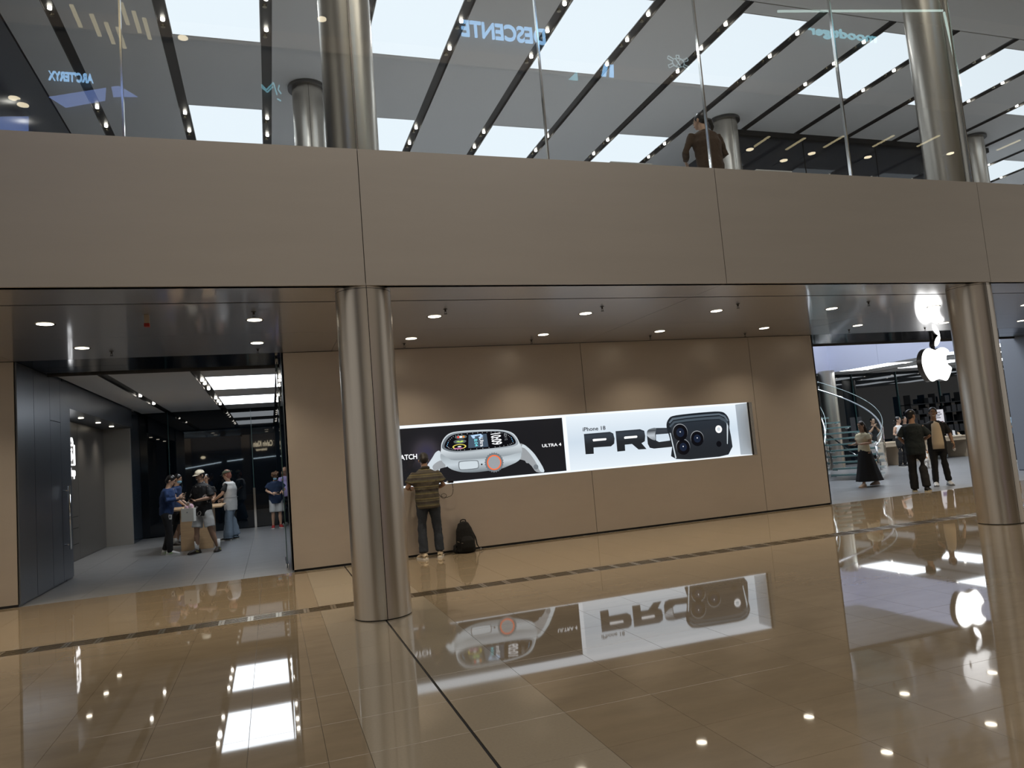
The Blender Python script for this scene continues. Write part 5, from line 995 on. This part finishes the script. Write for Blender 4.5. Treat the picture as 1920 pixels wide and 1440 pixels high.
# 10, 11 the two men talking
t, J, s = person('man with bowl-cut hair, all in black, turned towards the smiling man', (13.28, 12.32), (.80, .60), 1.78,
    dict(neck=(0,.0,1.46), head=(0,.03,1.62), hy=-42, elR=(.29,.06,1.16), wrR=(.10,.24,1.06), elL=(-.27,.0,1.15), wrL=(-.16,.20,.98), hdR=(-.8,.4,-.1), knR=(.10,.03,.5), anL=(-.11,.06,.085), anR=(.13,-.06,.085)),
    dict(top=cloth('black_teal', (0.006, 0.012, 0.014)), legs=BLKC, hair='bowl', glasses=1, sleeve=.85, ease=.04, hem=.16, shoe=mat('shoe_black', (0.01,0.01,0.01), .5), sole=mat('sole_cream', (0.6, 0.52, 0.35), .6), wide=.02, skin=SK2), vox=.011)
t, J, s = person('smiling man in an open black shirt over a beige tee with white sneakers', (14.52, 12.86), (-.62, -.78), 1.80,
    dict(head=(0,.03,1.62), hy=-6, elR=(.27,-.02,1.14), wrR=(.27,.10,.92), elL=(-.28,-.03,1.14), wrL=(-.30,.10,.92), anR=(.12,.02,.085), anL=(-.15,-.04,.085), cuL=1.0),
    dict(top=BLKC, topname='open_shirt', under=BEI, legs=BLKC, hair='short', smile=1, sleeve=.9, ease=.032, hem=.18, shoe=SWHT, sole=GREYST, skin=SK2), vox=.011)
MB().tube([J['wrL']+V3(.034*cos(a), .034*sin(a), .015) for a in [2*pi*i/10 for i in range(11)]], .008, 6).build('wrist_watch', mat('gold', (0.7, 0.5, 0.25), .25, metal=1), t)
bpy.context.view_layer.update(); p = t.matrix_world @ (J['wrL']+V3(0,.02,-.13)); o = MB().ell((0, 0, 0), .035, .035, .045, 12, 8).build('cup', mat('cup_clear', (0.75, 0.75, 0.76), .15)); o.location = p; tag(o, 'small pale cup in the lowered hand of the smiling man', 'cup')
# 12.. further away
person('woman with tied dark hair in a white sleeveless top behind the spiral stairs', (19.95, 19.05), (.1, -1), 1.68, dict(elL=(-.27,-.02,1.14), wrL=(-.16,.18,1.04), elR=(.26,-.02,1.14), wrR=(.1,.2,1.04), hy=14), dict(top=WHT, legs=BLKC, hair='tied', sleeve=0, hem=-.0+.04, ease=.01, skin=SK1), vox=.016)
person('dark-haired person in pale trousers just behind the woman in the white sleeveless top', (22.3, 21.0), (-.2, -1), 1.68, {}, dict(top=BLKC, legs=LGR, hair='long', sleeve=.5, skin=SK1), vox=.018)
person('person in a sky blue shirt seen in the gap right of the front column', (21.05, 16.10), (-1, -.1), 1.68, dict(elL=(-.24,.05,1.15), wrL=(-.15,.25,1.1), elR=(.24,.05,1.15), wrR=(.15,.25,1.1)), dict(top=SKY, legs=BLKC, hair='short', sleeve=.6, shoe=SWHT, skin=SK1), vox=.015)
person('person in dark clothes hidden behind the right front column', (15.25, 12.35), (-.9, -.4), 1.70, dict(sw=.16, anR=(.10,.12,.085), knR=(.10,.08,.5)), dict(top=BLKC, legs=BLKC, hair='short', sleeve=.8, face=1, skin=SK1), vox=.018)
t, J, s = person('person in a white tee sitting behind the glass stairs, head of dark hair', (18.55, 18.95), (-.6, -1), 1.66, dict(pel=(0,0,.52), chest=(0,.06,.84), neck=(0,.10,1.03), head=(0,.15,1.17), hp=-22, elR=(.25,.12,.75), wrR=(.16,.34,.70), elL=(-.25,.12,.75), wrL=(-.16,.34,.70), knR=(.12,.42,.52), anR=(.12,.40,.085), knL=(-.12,.42,.52), anL=(-.12,.40,.085)), dict(top=WHT, legs=BLKC, hair='short', sleeve=.6, skin=SK1), vox=.016)
t = thing('stool', 'round wooden stool under the seated person behind the glass stairs', 'stool', (18.55, 18.95, 0)); MB().cyl((0,0,0), .19, .36, .40, 20).build('seat', OAK, t)
for a in range(4): MB().tube([(.10*cos(a*pi/2+.78), .10*sin(a*pi/2+.78), .36), (.16*cos(a*pi/2+.78), .16*sin(a*pi/2+.78), 0)], .014, 8).build('leg', OAK, t)
person('far person in black holding a pale cloth at the neck, behind the stair treads', (21.15, 21.35), (-.2, -1), 1.72, dict(elR=(.2,.08,1.2), wrR=(.06,.14,1.42), elL=(-.2,.08,1.2), wrL=(-.05,.15,1.36)), dict(top=BLKC, legs=BLKC, hair='short', sleeve=.6, skin=SK1), vox=.018)
# upstairs woman in brown jacket, seen from behind, seated at the table
t, J, s = person('woman in a brown jacket upstairs leaning on a table, dark hair tied back', (6.12, 8.5), (.12, 1), 1.74,
    dict(pel=(0,0,.62), chest=(0,.04,.98), neck=(0,.09,1.20), head=(-.02,.14,1.36), hy=38, elR=(.31,.10,.86), wrR=(.20,.34,.84), elL=(-.32,.08,.86), wrL=(-.20,.34,.84), knR=(.14,.42,.58), anR=(.14,.38,.085), knL=(-.14,.42,.58), anL=(-.14,.38,.085), sw=.185),
    dict(top=BRN, topname='jacket', legs=BLKC, hair='tied', sleeve=1.85, ease=.035, hem=.1, fat=1.1, skin=SK1), vox=.010, base=ZU)
t = thing('stool', 'black stool upstairs under the woman in the brown jacket', 'stool', (6.12, 8.5, ZU)); MB().cyl((0,0,0), .19, .44, .49, 20).build('seat', BK, t); MB().cyl((0,0,0), .03, 0, .44, 12).cyl((0,0,0), .18, 0, .02, 20).build('leg', STEEL, t)

# corgi
t = thing('corgi', 'white and tan corgi standing between the two talking men, far back', 'dog', (19.28, 17.6, 0), R(-60))
FW = mat('fur_white', (0.70, 0.64, 0.56), .8, bump=.4, bscale=50); FT = mat('fur_tan', (0.42, 0.21, 0.09), .8, bump=.4, bscale=50)
b = MB(); b.tube([(0,-.28,.28), (0,-.18,.28), (0,0,.27), (0,.14,.27), (0,.22,.29)], [(.06,.07), (.10,.11), (.095,.10), (.11,.13), (.08,.09)], 16)
b.tube([(0,.18,.31), (0,.24,.39), (0,.27,.43)], [.085, .07, .06], 12); b.ell((0,.29,.46), .075, .08, .065, 14, 10); b.tube([(0,.33,.445), (0,.39,.43), (0,.42,.43)], [.045, .03, .018], 10)
for sx in (-1, 1):
    b.tube([(sx*.06,.16,.24), (sx*.065,.16,.14), (sx*.065,.155,.07), (sx*.065,.165,.02), (sx*.065,.19,.015)], [.045, .034, .026, .028, .022], 10)
    b.tube([(sx*.06,-.20,.26), (sx*.07,-.17,.17), (sx*.065,-.23,.09), (sx*.065,-.215,.02), (sx*.065,-.19,.015)], [.06, .045, .026, .027, .022], 10)
    b.tube([(sx*.045,.27,.51), (sx*.06,.265,.56), (sx*.066,.26,.60)], [(.032,.012), (.026,.010), (.006,.005)], 8)
body = remesh(b, 'body', FW, t, .011, 2, .5)
m = MB(); m.tube([(0,-.29,.31), (0,-.18,.315), (0,0,.305), (0,.12,.315)], [(.055,.06), (.095,.085), (.093,.08), (.085,.07)], 14); m.ell((.045,.285,.475), .038, .065, .05, 10, 8); m.ell((-.045,.285,.475), .038, .065, .05, 10, 8); remesh(m, 'tan_coat', FT, t, .012, 2, .5)
MB().ell((0,.425,.435), .013, .010, .010, 8, 6).build('nose', EYE, t); MB().tube([(0,.375,.415), (0,.41,.40), (0,.425,.385)], [.012, .012, .006], 8).build('tongue', LIP, t)
for sx in (-1, 1): MB().ell((sx*.035,.352,.475), .009, .007, .009, 8, 6).build('eye', EYE, t)
